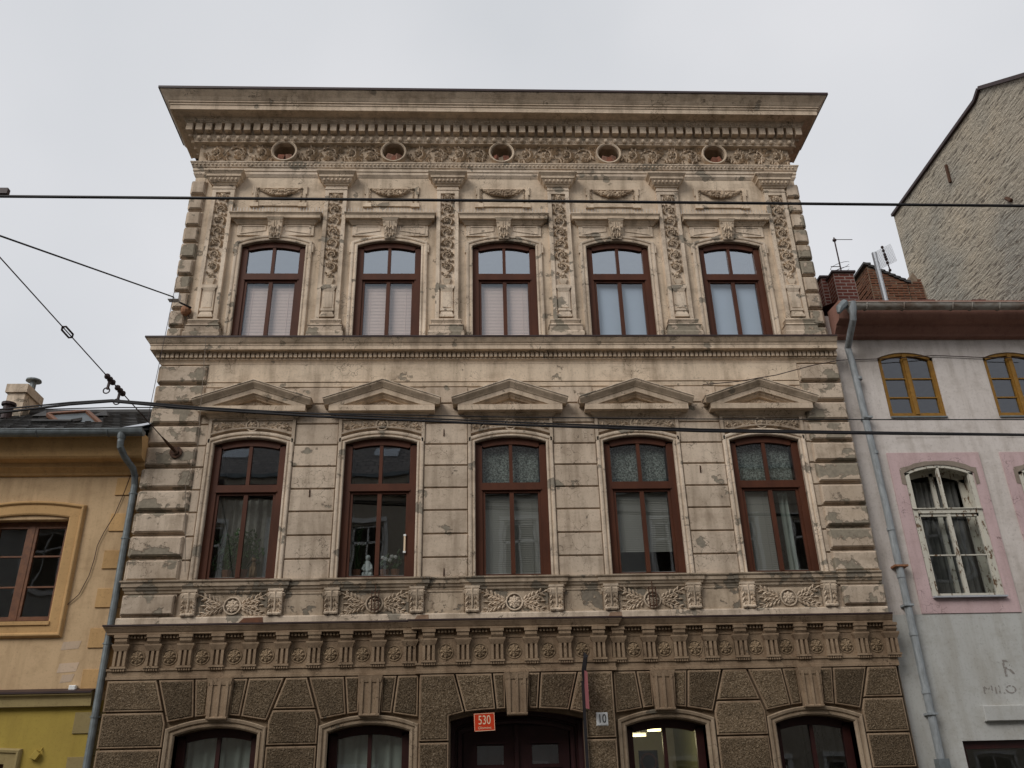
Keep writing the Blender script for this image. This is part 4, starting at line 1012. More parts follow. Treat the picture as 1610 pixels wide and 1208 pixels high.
# tube lamp in the ground floor room
em = bpy.data.materials.new('lit_tube'); em.use_nodes = True; bn = em.node_tree.nodes['Principled BSDF']; bn.inputs['Emission Color'].default_value = (1, .82, .42, 1); bn.inputs['Emission Strength'].default_value = 2.2; bn.inputs['Base Color'].default_value = (.9, .85, .6, 1)
for k, (px_, py_, y, lab) in enumerate(((1001, 1156, 1.6, 'lit fluorescent ceiling tube nearer the third ground-floor window'), (1026, 1148, 2.6, 'lit fluorescent ceiling tube deeper in the ground-floor room'))):
    t = thing('tube_lamp', lab, 'lamp', atY(px_, py_, y)); MB().box(-.19, .17, -.05, .05, .03, .08).build('housing', M['whiteframe'], t); MB().tube([(-.17, 0, 0), (.15, 0, 0)], .022, 10).build('tube', em, t)
    ld = bpy.data.lights.new('tube_glow', 'POINT'); ld.energy = 9; ld.color = (1, .86, .5); ld.shadow_soft_size = .12; lo = bpy.data.objects.new('tube_glow', ld); COL.objects.link(lo); lo.parent = t; lo.location = (0, 0, -.12)
t = thing('round_notice', 'dark round notice hanging inside the third ground-floor window', 'sign', (C0[2]-.24, .30, 2.0))
MB().box(-.14, .14, 0, .015, 0, .42).build('board', M['blackprint'], t); MB().ring(0, .26, .11, .018, -.01, 24, 6).build('ring', M['frame'], t)

# ================================================================== LEFT HOUSE
WYL = .10; LX0, LX1 = -17., -5.275
left = thing('neighbour_house', 'ochre and yellow two-storey house on the left with grey gutter and downpipe', 'house', (-9, WYL, 0))
LO = (9, -WYL, 0)
def PLt(mb, name, mat, parent=None, **pr): return mb.build(name, mat, parent or left, LO if parent is None else (0, 0, 0), **pr)
wx = [-6.95, -9.6, -12.2, -14.8]
PLt(wall(MB(), LX0, LX1, 3.25, 7.25, WYL, [(x, .60, 4.38, 5.98, .0) for x in wx], .3), 'wall', M['orange'])
PLt(wall(MB(), LX0, LX1, 0, 3.25, WYL, [(x-.12, .5, .9, 2.45, .0) for x in wx], .3), 'wall', M['yellow'])
PLt(sweep_h(MB(), [(LX0, WYL), (LX1, WYL)], [(0, 7.30), (.50, 7.27), (.50, 7.22), (.44, 7.19), (.38, 7.06), (.33, 6.92), (.30, 6.89), (.16, 6.87), (.15, 6.80), (.12, 6.78), (.06, 6.73), (.04, 6.70), (0, 6.69)]), 'cornice', M['orangetrim'])
g = MB(); yc, zc, R = WYL-.58, 7.245, .085; pts = []
k = len(g.v); n = 10
for x in (LX0, LX1+.07):
    for i in range(n+1): a = math.pi+math.pi*i/n; g.v.append((x, yc+R*math.cos(a), zc+R*math.sin(a)*1.1))
for i in range(n): g.f.append((k+i, k+i+1, k+n+2+i, k+n+1+i))
g.f.append(tuple(range(k+n+1, k+2*n+2))); g.tube([(LX0, yc-R, zc), (LX1+.07, yc-R, zc)], .011, 6)
for x in (-5.75, -6.85, -8.1, -9.5): g.tube([(x, yc+R*1.04*math.cos(math.pi+math.pi*i/8), zc+1.04*R*1.1*math.sin(math.pi+math.pi*i/8)) for i in range(9)], .008, 5)
PLt(g, 'gutter', M['zinc'])
pp = MB(); px = -5.52
pp.tube([(px-.02, yc, 7.20), (px-.02, yc, 7.05), (px-.02, yc+.02, 6.98), (px+.02, yc+.16, 6.86), (px+.10, yc+.36, 6.74), (px+.115, yc+.45, 6.64), (px+.115, WYL-.08, 6.5), (px+.115, WYL-.08, .1)], .052, 12)
pp.tube([(px-.02, yc, 7.20), (px-.02, yc, 7.10)], [.075, .06], 12)
for z in (6.35, 5.62, 4.02, 3.0, 2.0): pp.tube([(px+.115, WYL-.08, z), (px+.115, WYL-.08, z+.03)], .06, 12); pp.box(px+.045, px+.185, WYL-.09, WYL, z+.005, z+.02)
PLt(pp, 'downpipe', M['zinc'])
# quoins (alternating long and short)
zz = 6.66; i = 0
while zz > .2:
    lng = i % 2 == 0; hgt = .295; x0 = -5.715 if lng else -5.47
    if not (3.15 < zz-.1 < 3.42):
        mt = 'orangetrim' if zz > 3.3 else 'yellowtrim'
        PLt(MB().prism(rect(x0, LX1, zz-hgt, zz-.008), WYL, WYL-.02, .004), 'quoin_block', M[mt])
    zz -= .297; i += 1
PLt(sweep_h(MB(), [(LX0, WYL), (-5.50, WYL)], [(0, 3.40), (.12, 3.35), (.13, 3.335), (.13, 3.32), (.10, 3.31), (.08, 3.27), (.075, 3.17), (0, 3.165)]), 'string_course', M['yellowtrim'])
PLt(sweep_h(MB(), [(LX0, WYL), (-5.49, WYL)], [(0, 3.41), (.14, 3.362), (.14, 3.34), (.145, 3.34), (.145, 3.368), (0, 3.42)]), 'drip_edge', M['drip'])
for x in wx:
    c = MB(); pth = [(x-.60, 4.38)]+arc(x, .60, 6.0, .05, 12)+[(x+.60, 4.38)]
    pr = [(0, WYL+.02), (0, WYL-.03), (.02, WYL-.04), (.16, WYL-.035), (.17, WYL-.05), (.185, WYL-.065), (.205, WYL-.065), (.22, WYL-.05), (.235, WYL)]
    sweep_v(c, pth+[(x-.60, 4.38)], pr, False)
    a = arc(x, .60, 6.0, .05, 12)
    for (xa, za), (xb, zb) in zip(a, a[1:]): c.add([(xa, WYL+.01, 5.97), (xb, WYL+.01, 5.97), (xb, WYL+.01, zb), (xa, WYL+.01, za)], [(0, 1, 2, 3)])
    c.box(x-.62, x+.62, WYL-.06, WYL+.02, 4.33, 4.385)
    PLt(c, 'window_casing', M['orangetrim'])
    f = MB(); y0, y1 = WYL+.14, WYL+.19
    for a_, b_ in ((x-.60, x-.55), (x+.55, x+.60)): f.box(a_, b_, y0, y1, 4.39, 5.98)
    f.box(x-.55, x+.55, y0, y1, 5.92, 5.98); f.box(x-.55, x+.55, y0, y1, 4.39, 4.43); f.box(x-.04, x+.04, y0-.02, y1, 4.43, 5.92)
    for sx in (-1, 1):
        a_, b_ = sorted((x+sx*.04, x+sx*.55)); f.box(a_, a_+.045, y0-.012, y1-.01, 4.43, 5.92); f.box(b_-.045, b_, y0-.012, y1-.01, 4.43, 5.92)
        f.box(a_+.045, b_-.045, y0-.012, y1-.01, 5.87, 5.92); f.box(a_+.045, b_-.045, y0-.012, y1-.01, 4.43, 4.49)
        for z in (4.93, 5.41): f.box(a_+.045, b_-.045, y0, y1-.01, z, z+.025)
    w = PLt(f, 'window', M['brownframe'])
    for sx in (-1, 1):
        a_, b_ = sorted((x+sx*.085, x+sx*.505))
        for z0, z1 in ((4.49, 4.93), (4.955, 5.41), (5.435, 5.87)): MB().add([(q, y0+.02, z) for q, z in pane_poly(a_, b_, z0, z1)], [(0, 1, 2, 3)]).build('pane', M['glassold'], w)
    x -= .12
    c = MB(); sweep_v(c, opening_path(x, .5, .9, 2.42, .02, 4), [(0, WYL+.1), (0, WYL-.03), (.14, WYL-.035), (.15, WYL-.055), (.18, WYL-.06), (.20, WYL-.04), (.21, WYL)]); PLt(c, 'window_casing', M['yellowtrim'])
    f = MB(); f.box(x-.5, x-.44, y0, y1, .9, 2.45); f.box(x+.44, x+.5, y0, y1, .9, 2.45); f.box(x-.44, x+.44, y0, y1, 2.38, 2.45); f.box(x-.03, x+.03, y0, y1, .9, 2.38); w = PLt(f, 'window', M['brownframe'])
    for sx in (-1, 1): a_, b_ = sorted((x+sx*.03, x+sx*.44)); MB().add([(q, y0+.02, z) for q, z in pane_poly(a_, b_, .9, 2.38)], [(0, 1, 2, 3)]).build('pane', M['glassold'], w)
for (xa, ya), (xb, yb_) in (((98, 1008), (126, 1022)), ((92, 1042), (122, 1058)), ((96, 1060), (115, 1074))):
    a, b2 = atY(xa, ya, WYL), atY(xb, yb_, WYL); PLt(MB().prism([(a.x, b2.z), (b2.x-.03, b2.z+.02), (b2.x, a.z), (a.x+.02, a.z-.015)], WYL, WYL-.003), 'paint_patch', M['patch'])
# body
b = MB(); b.add([(LX0, 8, 0), (LX1, 8, 0), (LX1, 8, 7.4), (LX0, 8, 7.4)], [(0, 1, 2, 3)]); b.add([(LX0, WYL, 0), (LX0, 8, 0), (LX0, 8, 7.3), (LX0, WYL, 7.3)], [(0, 1, 2, 3)]); PLt(b, 'side_wall', M['orange'])
PLt(MB().box(LX0, LX1, .45, 5, 3.6, 3.8).box(LX0, LX1, 3, 3.1, .1, 7.2).box(LX0, LX1, .45, 5, 6.7, 6.9), 'floor_slab', M['room'])
rs = .527; EY, EZ = WYL-.50, 7.285
def roofz(y): return EZ+(y-EY)*rs
PLt(MB().add([(LX0, EY, EZ-.02), (LX1+.0, EY, EZ-.02), (LX1+.0, 3.0, roofz(3.)-.02), (LX0, 3.0, roofz(3.)-.02), (LX0, 8, 7.3), (LX1, 8, 7.3)], [(0, 1, 2, 3), (3, 2, 5, 4)]), 'roof', M['slate'])
L_ = 3.4/math.cos(math.atan(rs)); nr = 10; tl = MB().box(-.145, .145, 0, .42, 0, .022); tl.box(-.155, -.125, 0, .42, .0, .04)
tlm = tl.mesh('roof_tile', M['slate']); random.seed(11)
for r in range(nr):
    y = EY-.02+r*.34
    for i in range(14):
        x = LX1-.18-i*.3-(.15 if r % 2 else 0)
        o = link('roof_tile', tlm, left, (x+9, y-WYL, roofz(y)+.004), (math.atan(rs)-.06+random.uniform(-.01, .01), 0, random.uniform(-.02, .02)))
rg_ = MB(); rg_.tube([(LX1, 3.0, roofz(3.)+.02), (LX0, 3.0, roofz(3.)+.02)], .10, 8); PLt(rg_, 'ridge', M['slate'])
for p in ((65, 657), (161, 653)):
    q = atY(p[0], p[1], 2.3); z = roofz(2.3); PLt(MB().taper(q.x, z, z+.2, .14, .01, 2.7, 2.2, 2.45, 2.4), 'roof_vent', M['slate'])
# parapet strip next to the townhouse and its flashing
PLt(MB().add([(LX1-.30, EY-.05, EZ+.03), (LX1, EY-.05, EZ+.05), (LX1, 3., roofz(3.)+.07), (LX1-.05, 3., roofz(3.)+.05)], [(0, 1, 2, 3)]), 'flashing', M['galv'])
# chimney
Yc = 2.6; a = atY(12.5, 605, Yc); b2 = atY(45, 604, Yc); zb = 8.0
ch = MB(); ch.box(a.x+.04, b2.x-.02, Yc, Yc+.62, zb, a.z-.18); chim = PLt(ch, 'chimney', M['pale'])
MB().box(a.x, b2.x+.02, Yc-.04, Yc+.66, a.z-.18, a.z).build('chimney_cap', M['pale'], chim)
c = MB(); cx = (a.x+b2.x)/2+.1; c.tube([(cx, Yc+.35, a.z), (cx, Yc+.35, a.z+.26)], .06, 10); c.tube([(cx, Yc+.35, a.z+.24), (cx, Yc+.35, a.z+.27), (cx, Yc+.35, a.z+.30)], [.15, .145, .02], 16); c.build('cowl', M['zinc'], chim)
q = atY(9, 658, 2.0); PLt(MB().tube([(q.x, 2.0, roofz(2.)), (q.x, 2.0, roofz(2.)+.28)], .09, 12).tube([(q.x, 2.0, roofz(2.)+.28), (q.x, 2.0, roofz(2.)+.33)], .13, 12), 'vent_pipe', M['drip'])
# open roof window
c = [atY(76, 652, 1.35), atY(137, 648, 1.35), atY(158, 667, 1.0), atY(96, 670, 1.0)]
def bar(mb, p, q, r): mb.tube([p, q], r, 4)
f = MB(); 
for i in range(4): bar(f, c[i], c[(i+1) % 4], .05)
rw = PLt(f, 'roof_window', M['brownframe']); MB().add([tuple(v) for v in c], [(0, 1, 2, 3)]).build('pane', M['rwpane'], rw)
f = MB(); d0 = [Vector((v.x, y, roofz(y)+.05)) for v, y in ((c[0], 1.75), (c[1], 1.75), (c[1], .85), (c[0], .85))]
for i in range(4): bar(f, d0[i], d0[(i+1) % 4], .04)
PLt(f, 'roof_window_kerb', M['slate'])
# cable on left wall
t = thing('wall_cable', 'thin brown cable looping down the ochre wall from gutter to window', 'cable', (-5.6, WYL, 7))
pts = [atY(x, y, WYL-.02) for x, y in ((221, 698), (212, 730), (195, 775), (180, 810), (163, 838), (153, 858), (148, 880), (140, 905), (124, 935), (98, 958), (80, 971))]
MB().tube([v-Vector((-5.6, WYL, 7)) for v in pts], .006, 5).build('strand', M['drip'], t)
q = atY(115, 1085, WYL); t = thing('junction_box', 'small white plastic box standing on the left house string course', 'box', (q.x, WYL-.03, q.z-.05)); MB().prism(rect(-.05, .05, 0, .11), .03, -.03, .01).build('case', M['whiteplate'], t)
q = atY(57, 1185, WYL-.02); PLt(MB().prism([(q.x-.07, q.z-.06), (q.x+.02, q.z-.09), (q.x+.07, q.z-.01), (q.x-.0, q.z+.05)], WYL, WYL-.07, .005).tube([(q.x+.06, WYL, q.z+.08), (q.x+.06, WYL-.06, q.z+.02)], .01, 5), 'vent_cover', M['yellow'])

# ================================================================== RIGHT HOUSE
WYR = .15; RX0, RX1 = 6.43, 13.0
right = thing('neighbour_house', 'pale pinkish house on the right with pink window surrounds and brown eaves', 'house', (9, WYR, 0))
RO = (-9, -WYR, 0)
def PR(mb, name, mat, parent=None, **pr): return mb.build(name, mat, parent or right, RO if parent is None else (0, 0, 0), **pr)
up = [7.768, 9.708, 11.65]; lw = [7.86, 9.83, 11.8]
m = wall(MB(), RX0, RX1, 7.2, 9.7, WYR, [(x, .505, 7.68, 8.83, .11) for x in up], .1); wall(m, RX0, RX1, 4.29, 7.2, WYR, [(x, .585, 4.56, 6.64, .14) for x in lw], .26)
PR(m, 'wall', M['pinkwhite'])
m = wall(MB(), RX0, RX1, 0, 4.29, WYR-.006, [(9.6, 2.38, .4, 2.44, .0)], .3); PR(m, 'wall', M['greywall'])
PR(MB().add([(RX0, 7, 0), (RX1, 7, 0), (RX1, 7, 9.7), (RX0, 7, 9.7)], [(0, 1, 2, 3)]), 'side_wall', M['pinkwhite'])
PR(MB().box(RX0, RX1, .5, 5, 4.0, 4.2).box(RX0, RX1, .5, 5, 7.1, 7.3).box(RX0, RX1, 3, 3.1, .1, 9.6).box(RX0, RX1, .5, 6.9, 9.3, 9.5), 'floor_slab', M['room'])
for x in up:
    f = MB(); y0, y1 = WYR+.02, WYR+.08
    z0, zs, rise, hh = 7.68, 8.83, .11, .505
    a = arc(x, hh, zs, rise, 12); fw = .05
    f.box(x-hh, x-hh+fw, y0, y1, z0, zs); f.box(x+hh-fw, x+hh, y0, y1, z0, zs); f.box(x-hh+fw, x+hh-fw, y0, y1, z0, z0+.05); f.box(x-.035, x+.035, y0-.015, y1, z0+.05, zs+.09)
    for (xa, za), (xb, zb) in zip(a, a[1:]): f.add([(xa, y0, za), (xb, y0, zb), (xb, y0, zb-.06), (xa, y0, za-.06), (xb, y1, zb-.06), (xa, y1, za-.06)], [(0, 1, 2, 3), (3, 2, 4, 5)])
    for sx in (-1, 1):
        a_, b_ = sorted((x+sx*.035, x+sx*(hh-fw)))
        f.box(a_, a_+.025, y0+.01, y1, z0+.05, zs+.04); f.box(b_-.025, b_, y0+.01, y1, z0+.05, zs+.0); f.box(a_+.025, b_-.025, y0+.01, y1, z0+.05, z0+.08)
        for z in (8.05, 8.42): f.box(a_+.025, b_-.025, y0+.015, y1, z, z+.022)
    w = PR(f, 'window', M['ochreframe'])
    for sx in (-1, 1):
        a_, b_ = sorted((x+sx*.06, x+sx*.43))
        for z0_, z1_ in ((7.76, 8.05), (8.072, 8.42)): MB().add([(q, y1-.02, z) for q, z in pane_poly(a_, b_, z0_, z1_)], [(0, 1, 2, 3)]).build('pane', M['glassold'], w)
        q = [(a_, 8.442), (b_, 8.442)]+[(b_+(a_-b_)*i/6, arc_z(x, hh, zs, rise, b_+(a_-b_)*i/6)-.055) for i in range(7)]
        MB().add([(u, y1-.02, z) for u, z in q], [tuple(range(len(q)))]).build('pane', M['glassold'], w)
    PR(MB().box(x-.50, x+.50, WYR-.03, WYR+.02, 7.655, 7.68), 'sill', M['zinc'])
    PR(MB().box(x-.5, x+.45, WYR-.004, WYR, 7.28, 7.34), 'paint_patch', M['pinkwhite'])
for x in lw:
    c = MB(); hh = .585
    # flat pink surround with the arched opening
    wall(c, x-.82, x+.78, 4.30, 7.0, WYR-.02, [(x-.0, .60, 4.56, 6.65, .14)], .02)
    for (xa, za, xb, zb) in ((x-.82, 4.3, x+.78, 4.3), (x+.78, 4.3, x+.78, 7.0), (x+.78, 7.0, x-.82, 7.0), (x-.82, 7.0, x-.82, 4.3)): c.add([(xa, WYR-.02, za), (xb, WYR-.02, zb), (xb, WYR+.0, zb), (xa, WYR, za)], [(0, 1, 2, 3)])
    PR(c, 'window_surround', M['pink'])
    g = MB(); a = arc(x, .62, 6.64, .15, 14); random.seed(2)
    pts = [(u+random.uniform(-.012, .012), z-.01) for u, z in a]; outp = [(x+(u-x)*1.07+random.uniform(-.01, .01), z+.065+random.uniform(-.02, .02)) for u, z in a]
    for i in range(len(a)-1): g.add([(pts[i][0], WYR-.024, pts[i][1]), (pts[i+1][0], WYR-.024, pts[i+1][1]), (outp[i+1][0], WYR-.024, outp[i+1][1]), (outp[i][0], WYR-.024, outp[i][1])], [(0, 1, 2, 3)])
    for sx in (-1, 1): u = x+sx*.60; g.prism(sorted([(u, 6.42), (u+sx*.07, 6.44)], key=lambda p: p[0])+sorted([(u, 6.66), (u+sx*.065, 6.7)], key=lambda p: -p[0]), WYR-.021, WYR-.0255)
    PR(g, 'bare_mortar', M['peelgrey'])
    # outer frame at the wall face, inner window set back
    f = MB(); fw = .075
    ya, yb = WYR-.01, WYR+.05
    f.box(x-hh, x-hh+fw, ya, yb, 4.56, 6.64); f.box(x+hh-fw, x+hh, ya, yb, 4.56, 6.64)
    a = arc(x, hh, 6.64, .14, 12)
    for (xa, za), (xb, zb) in zip(a, a[1:]): f.add([(xa, ya, za), (xb, ya, zb), (xb, ya, zb-.05), (xa, ya, za-.05), (xb, yb, zb-.05), (xa, yb, za-.05)], [(0, 1, 2, 3), (3, 2, 4, 5)])
    f.box(x-hh+fw, x+hh-fw, ya-.01, yb, 5.93, 6.0); f.box(x-hh, x+hh, ya-.03, yb, 6.0, 6.015); f.box(x-hh+fw, x+hh-fw, ya, yb, 4.56, 4.61)
    f.box(x-.03, x+.03, ya, yb, 4.61, 5.93); f.box(x-.02, x+.02, ya, yb, 6.015, 6.75)
    f.box(x-hh+fw, x+hh-fw, ya+.01, yb-.01, 5.22, 5.24)
    for u in (x-hh+fw, x+hh-fw-.035): f.box(u, u+.035, ya+.012, yb, 4.61, 5.93)
    f.box(x-hh+fw, x+hh-fw, ya+.012, yb, 5.88, 5.93)
    w = PR(f, 'window', M['whitepeel'])
    r = MB()
    for (xa, za), (xb, zb) in zip(a, a[1:]): r.add([(xa, yb, za-.005), (xb, yb, zb-.005), (xb, yb+.22, zb-.005), (xa, yb+.22, za-.005)], [(0, 1, 2, 3)])
    for sx in (-1, 1): r.box(*sorted((x+sx*hh, x+sx*(hh-.02))), yb, yb+.22, 4.56, 6.64)
    r.build('reveal', M['whitepeel'], w)
    g = MB(); yi = yb+.2
    g.box(x-hh+.02, x-hh+.12, yi, yi+.04, 4.58, 6.6); g.box(x+hh-.12, x+hh-.02, yi, yi+.04, 4.58, 6.6); g.box(x-.035, x+.035, yi, yi+.04, 4.58, 6.72); g.box(x-hh+.12, x+hh-.12, yi, yi+.04, 6.0, 6.07)
    for (xa, za), (xb, zb) in zip(a, a[1:]): g.add([(xa, yi, za), (xb, yi, zb), (xb, yi, zb-.12), (xa, yi, za-.12)], [(0, 1, 2, 3)])
    g.build('inner_frame', M['whitepeel'], w)
    for u0, u1 in ((x-hh+.11, x-.03), (x+.03, x+hh-.11)):
        for z0_, z1_ in ((4.61, 5.22), (5.24, 5.88)): MB().add([(q, yb-.02, z) for q, z in pane_poly(u0, u1, z0_, z1_)], [(0, 1, 2, 3)]).build('pane', M['glassold'], w)
    curtain(w, x-.45, x+.45, 4.6, 6.6, yi+.12, M['curtaindark'], 9, .03)
    PR(MB().box(x-hh-.01, x+hh+.01, WYR-.09, WYR, 4.535, 4.56), 'sill', M['galv'])
# eaves
PR(sweep_h(MB(), [(RX0+.1, WYR), (RX1, WYR)], [(0, 9.78), (.52, 9.72), (.52, 9.66), (.48, 9.62), (.44, 9.52), (.40, 9.42), (.38, 9.40), (.24, 9.38), (.22, 9.34), (.12, 9.26), (.10, 9.22), (.0, 9.20)]), 'cornice', M['brownfascia'])
g = MB(); yc, zc, R = WYR-.60, 9.58, .09; n = 10; k = 0
gx0 = 6.62
for x in (gx0, RX1):
    for i in range(n+1): a = math.pi+math.pi*i/n; g.v.append((x, yc+R*math.cos(a), zc+R*math.sin(a)*1.1))
for i in range(n): g.f.append((k+i, k+i+1, k+n+2+i, k+n+1+i))
g.f.append(tuple(range(k, k+n+1))); g.tube([(gx0, yc-R, zc), (RX1, yc-R, zc)], .012, 6)
for x in (6.95, 7.62, 8.5, 8.85, 9.35, 10.3): g.tube([(x, yc+R*1.05*math.cos(math.pi+math.pi*i/8), zc+1.05*R*1.1*math.sin(math.pi+math.pi*i/8)) for i in range(9)], .012, 5)
PR(g, 'gutter', M['zincrust'])
g = MB(); g.tube([(gx0-.03, yc-.02, zc+.02), (gx0-.16, yc-.05, zc-.1), (gx0-.20, yc-.06, zc-.20)], [.08, .07, .03], 8); PR(g, 'gutter_end', M['zinc'])
pp = MB(); x = 6.70
pp.tube([(x, yc, zc+.02), (x, yc, zc-.08), (x+.0, yc, zc-.20)], [.115, .09, .055], 12); pp.tube([(x, yc, zc-.18), (x, yc+.04, zc-.28), (x, yc+.2, zc-.40), (x+.02, WYR-.1, zc-.6), (x+.05, WYR-.09, zc-.9), (x+.10, WYR-.09, 6), (x+.10, WYR-.09, 2.2)], .058, 12)
for z in (8.35, 6.95, 5.62, 4.85, 3.95, 3.1): pp.tube([(x+.095, WYR-.09, z), (x+.095, WYR-.09, z+.05)], .066, 12)
for z in (7.6, 4.4, 2.8): pp.box(x+.02, x+.17, WYR-.165, WYR, z, z+.03)
PR(pp, 'downpipe', M['zincblue']); PR(MB().box(x+.03, x+.19, WYR-.16, WYR, 1.5, 2.2), 'pipe_guard', M['zinc']); PR(MB().box(x+.0, x+.22, WYR-.16, WYR, 5.02, 5.05), 'pipe_clamp', M['orangerust'])
rsR = .42
PR(MB().add([(RX0+.1, WYR-.5, 9.72), (RX1, WYR-.5, 9.72), (RX1, 5, 9.72+5.35*rsR), (RX0+.1, 5, 9.72+5.35*rsR)], [(0, 1, 2, 3)]).box(RX0+.1, RX1, 5, 5.1, 9.5, 11.9), 'roof', M['redtile'])
for p in ((1360, 1382), (1445, 1470), (1528, 1550)):
    a = atY(p[0], 476, WYR-.35); b2 = atY(p[1], 476, WYR-.35); PR(MB().box(a.x, b2.x, WYR-.38, WYR-.32, 9.74, a.z+.05), 'snow_guard', M['redtile'])
# shelf, shop window
PR(MB().prism(rect(7.62, 12.9, 2.70, 2.92), WYR-.006, WYR-.08, .01), 'fascia_board', M['greywall'])
w = PR(MB().box(7.22, 11.98, WYR+.06, WYR+.12, 2.33, 2.44).box(7.22, 7.28, WYR+.06, WYR+.12, .4, 2.33), 'shop_window', M['frame_low']); MB().add([(7.28, WYR+.1, .4), (11.98, WYR+.1, .4), (11.98, WYR+.1, 2.33), (7.28, WYR+.1, 2.33)], [(0, 1, 2, 3)]).build('pane', M['glassold'], w)
# peeled lettering ghosts
def ghost():
    m = bpy.data.materials.new('peeled_letter_patch'); m.use_nodes = True; t = m.node_tree; b = t.nodes['Principled BSDF']; b.inputs['Base Color'].default_value = (.26, .235, .215, 1); b.inputs['Roughness'].default_value = .95
    g = t.nodes.new('ShaderNodeNewGeometry'); n = t.nodes.new('ShaderNodeTexNoise'); n.inputs['Scale'].default_value = 26; r = t.nodes.new('ShaderNodeMapRange'); r.inputs[1].default_value = .49; r.inputs[2].default_value = .51
    t.links.new(g.outputs['Position'], n.inputs['Vector']); t.links.new(n.outputs[0], r.inputs[0]); t.links.new(r.outputs[0], b.inputs['Alpha']); return m
GM = ghost()
q = atY(1586, 1052, WYR-.01); text('R', .36, (q.x-9, -.0095, q.z), (rad(90), 0, 0), GM, 'peeled_lettering', right, (1, 1, 1), .001)
q = atY(1572, 1085, WYR-.01); text('MILO', .17, (q.x-9, -.0095, q.z), (rad(90), 0, 0), GM, 'peeled_lettering', right, (1.35, 1, 1), .001)
# chimneys
def brick_side(mb, origin, du, n_out, width, z0, z1, bw=.25, bh=.085, mort=.024, jit=0., top=None):
    z = z0; r = 0
    while z < z1-.02:
        u = -(bw/2 if r % 2 else 0)
        while u < width:
            a, b2 = max(u, 0)+mort/2, min(u+bw, width)-mort/2
            zt = min(z+bh, z1)-mort
            if b2-a > .02 and (top is None or zt < top((a+b2)/2)):
                o = Vector(origin); j = random.uniform(0, jit)
                p = [o+du*a+Vector((0, 0, z)), o+du*b2+Vector((0, 0, z)), o+du*b2+Vector((0, 0, zt)), o+du*a+Vector((0, 0, zt))]
                q = [v+n_out*(.004+j) for v in p]; mb.add([tuple(v) for v in p+q], [(4, 5, 6, 7), (0, 1, 5, 4), (1, 2, 6, 5), (2, 3, 7, 6), (3, 0, 4, 7)])
            u += bw
        z += bh; r += 1
    return mb
def brick_chimney(x0, x1, y0, y1, z0, z1, core, bm, cap=True, jit=0., **k):
    c = PR(MB().box(x0, x1, y0, y1, z0, z1), 'chimney', M[core])
    b = MB(); brick_side(b, (x0, y0, 0), Vector((1, 0, 0)), Vector((0, -1, 0)), x1-x0, z0, z1, jit=jit); brick_side(b, (x0, y1, 0), Vector((0, -1, 0)), Vector((-1, 0, 0)), y1-y0, z0, z1, jit=jit)
    b.build('brickwork', M[bm], c, kind='stuff')
    if cap: MB().box(x0-.04, x1+.04, y0-.05, y1+.04, z1, z1+.05).build('chimney_cap', M['drip'], c)
    return c
random.seed(20)
a = atY(1310, 432, 3.0); b2 = atY(1341, 428, 3.0); brick_chimney(a.x, b2.x, 3.0, 3.5, 10.8, b2.z-.03, 'mortar', 'brickclean')
a2 = atY(1290, 436, 3.35); brick_chimney(a2.x, a.x-.003, 3.35, 3.9, 10.8, a2.z-.03, 'mortar', 'brickclean')
CT = b2.z; CXm = (a.x+b2.x)/2
# old sloping fire wall
yF = 3.9; a = atY(1362, 417, yF); b2 = atY(1426, 444, yF); c_ = atY(1379, 424, yF)
pts = [(a.x, 10.9), (b2.x, 10.9), (b2.x, b2.z), (c_.x, c_.z+.02), (a.x+.05, a.z), (a.x, a.z-.02)]
mb = MB(); mb.prism(pts, yF+1.7, yF); c = PR(mb, 'fire_wall', M['mortarold'])
b = MB(); topf = lambda u: a.z-.03-(u/(b2.x-a.x))*(a.z-b2.z)
brick_side(b, (a.x, yF, 0), Vector((1, 0, 0)), Vector((0, -1, 0)), b2.x-a.x, 10.9, a.z, jit=.02, top=topf, bh=.07); brick_side(b, (a.x, yF+1.7, 0), Vector((0, -1, 0)), Vector((-1, 0, 0)), 1.7, 10.9, a.z-.05, jit=.02, bh=.07)
b.build('brickwork', M['brickdull'], c, kind='stuff')
t = MB()
for i in range(9):
    u = i/8; x = a.x+(b2.x-a.x)*u; z = a.z-(a.z-b2.z)*u; t.prism([(x-.08, z+.0), (x+.08, z-.04), (x+.08, z+.02), (x-.08, z+.06)], yF+1.7, yF-.05)
t.box(a.x-.05, a.x+.1, yF-.04, yF+1.72, a.z-.0, a.z+.05); t.build('coping', M['slate'], c)
d2 = atY(1437, 428, yF-.1); c = PR(MB().prism([(b2.x+.003, 10.9), (b2.x+.5, 10.9), (b2.x+.38, b2.z-.1), (b2.x+.2, b2.z+.28), (b2.x+.03, b2.z+.0)], yF+1.2, yF+.0), 'fire_wall', M['mortarold'])
b = MB(); brick_side(b, (b2.x, yF, 0), Vector((1, 0, 0)), Vector((0, -1, 0)), .36, 10.9, b2.z+.2, jit=.02, bh=.07, top=lambda u: b2.z+u*.8-.08); b.build('brickwork', M['brickdull'], c, kind='stuff')

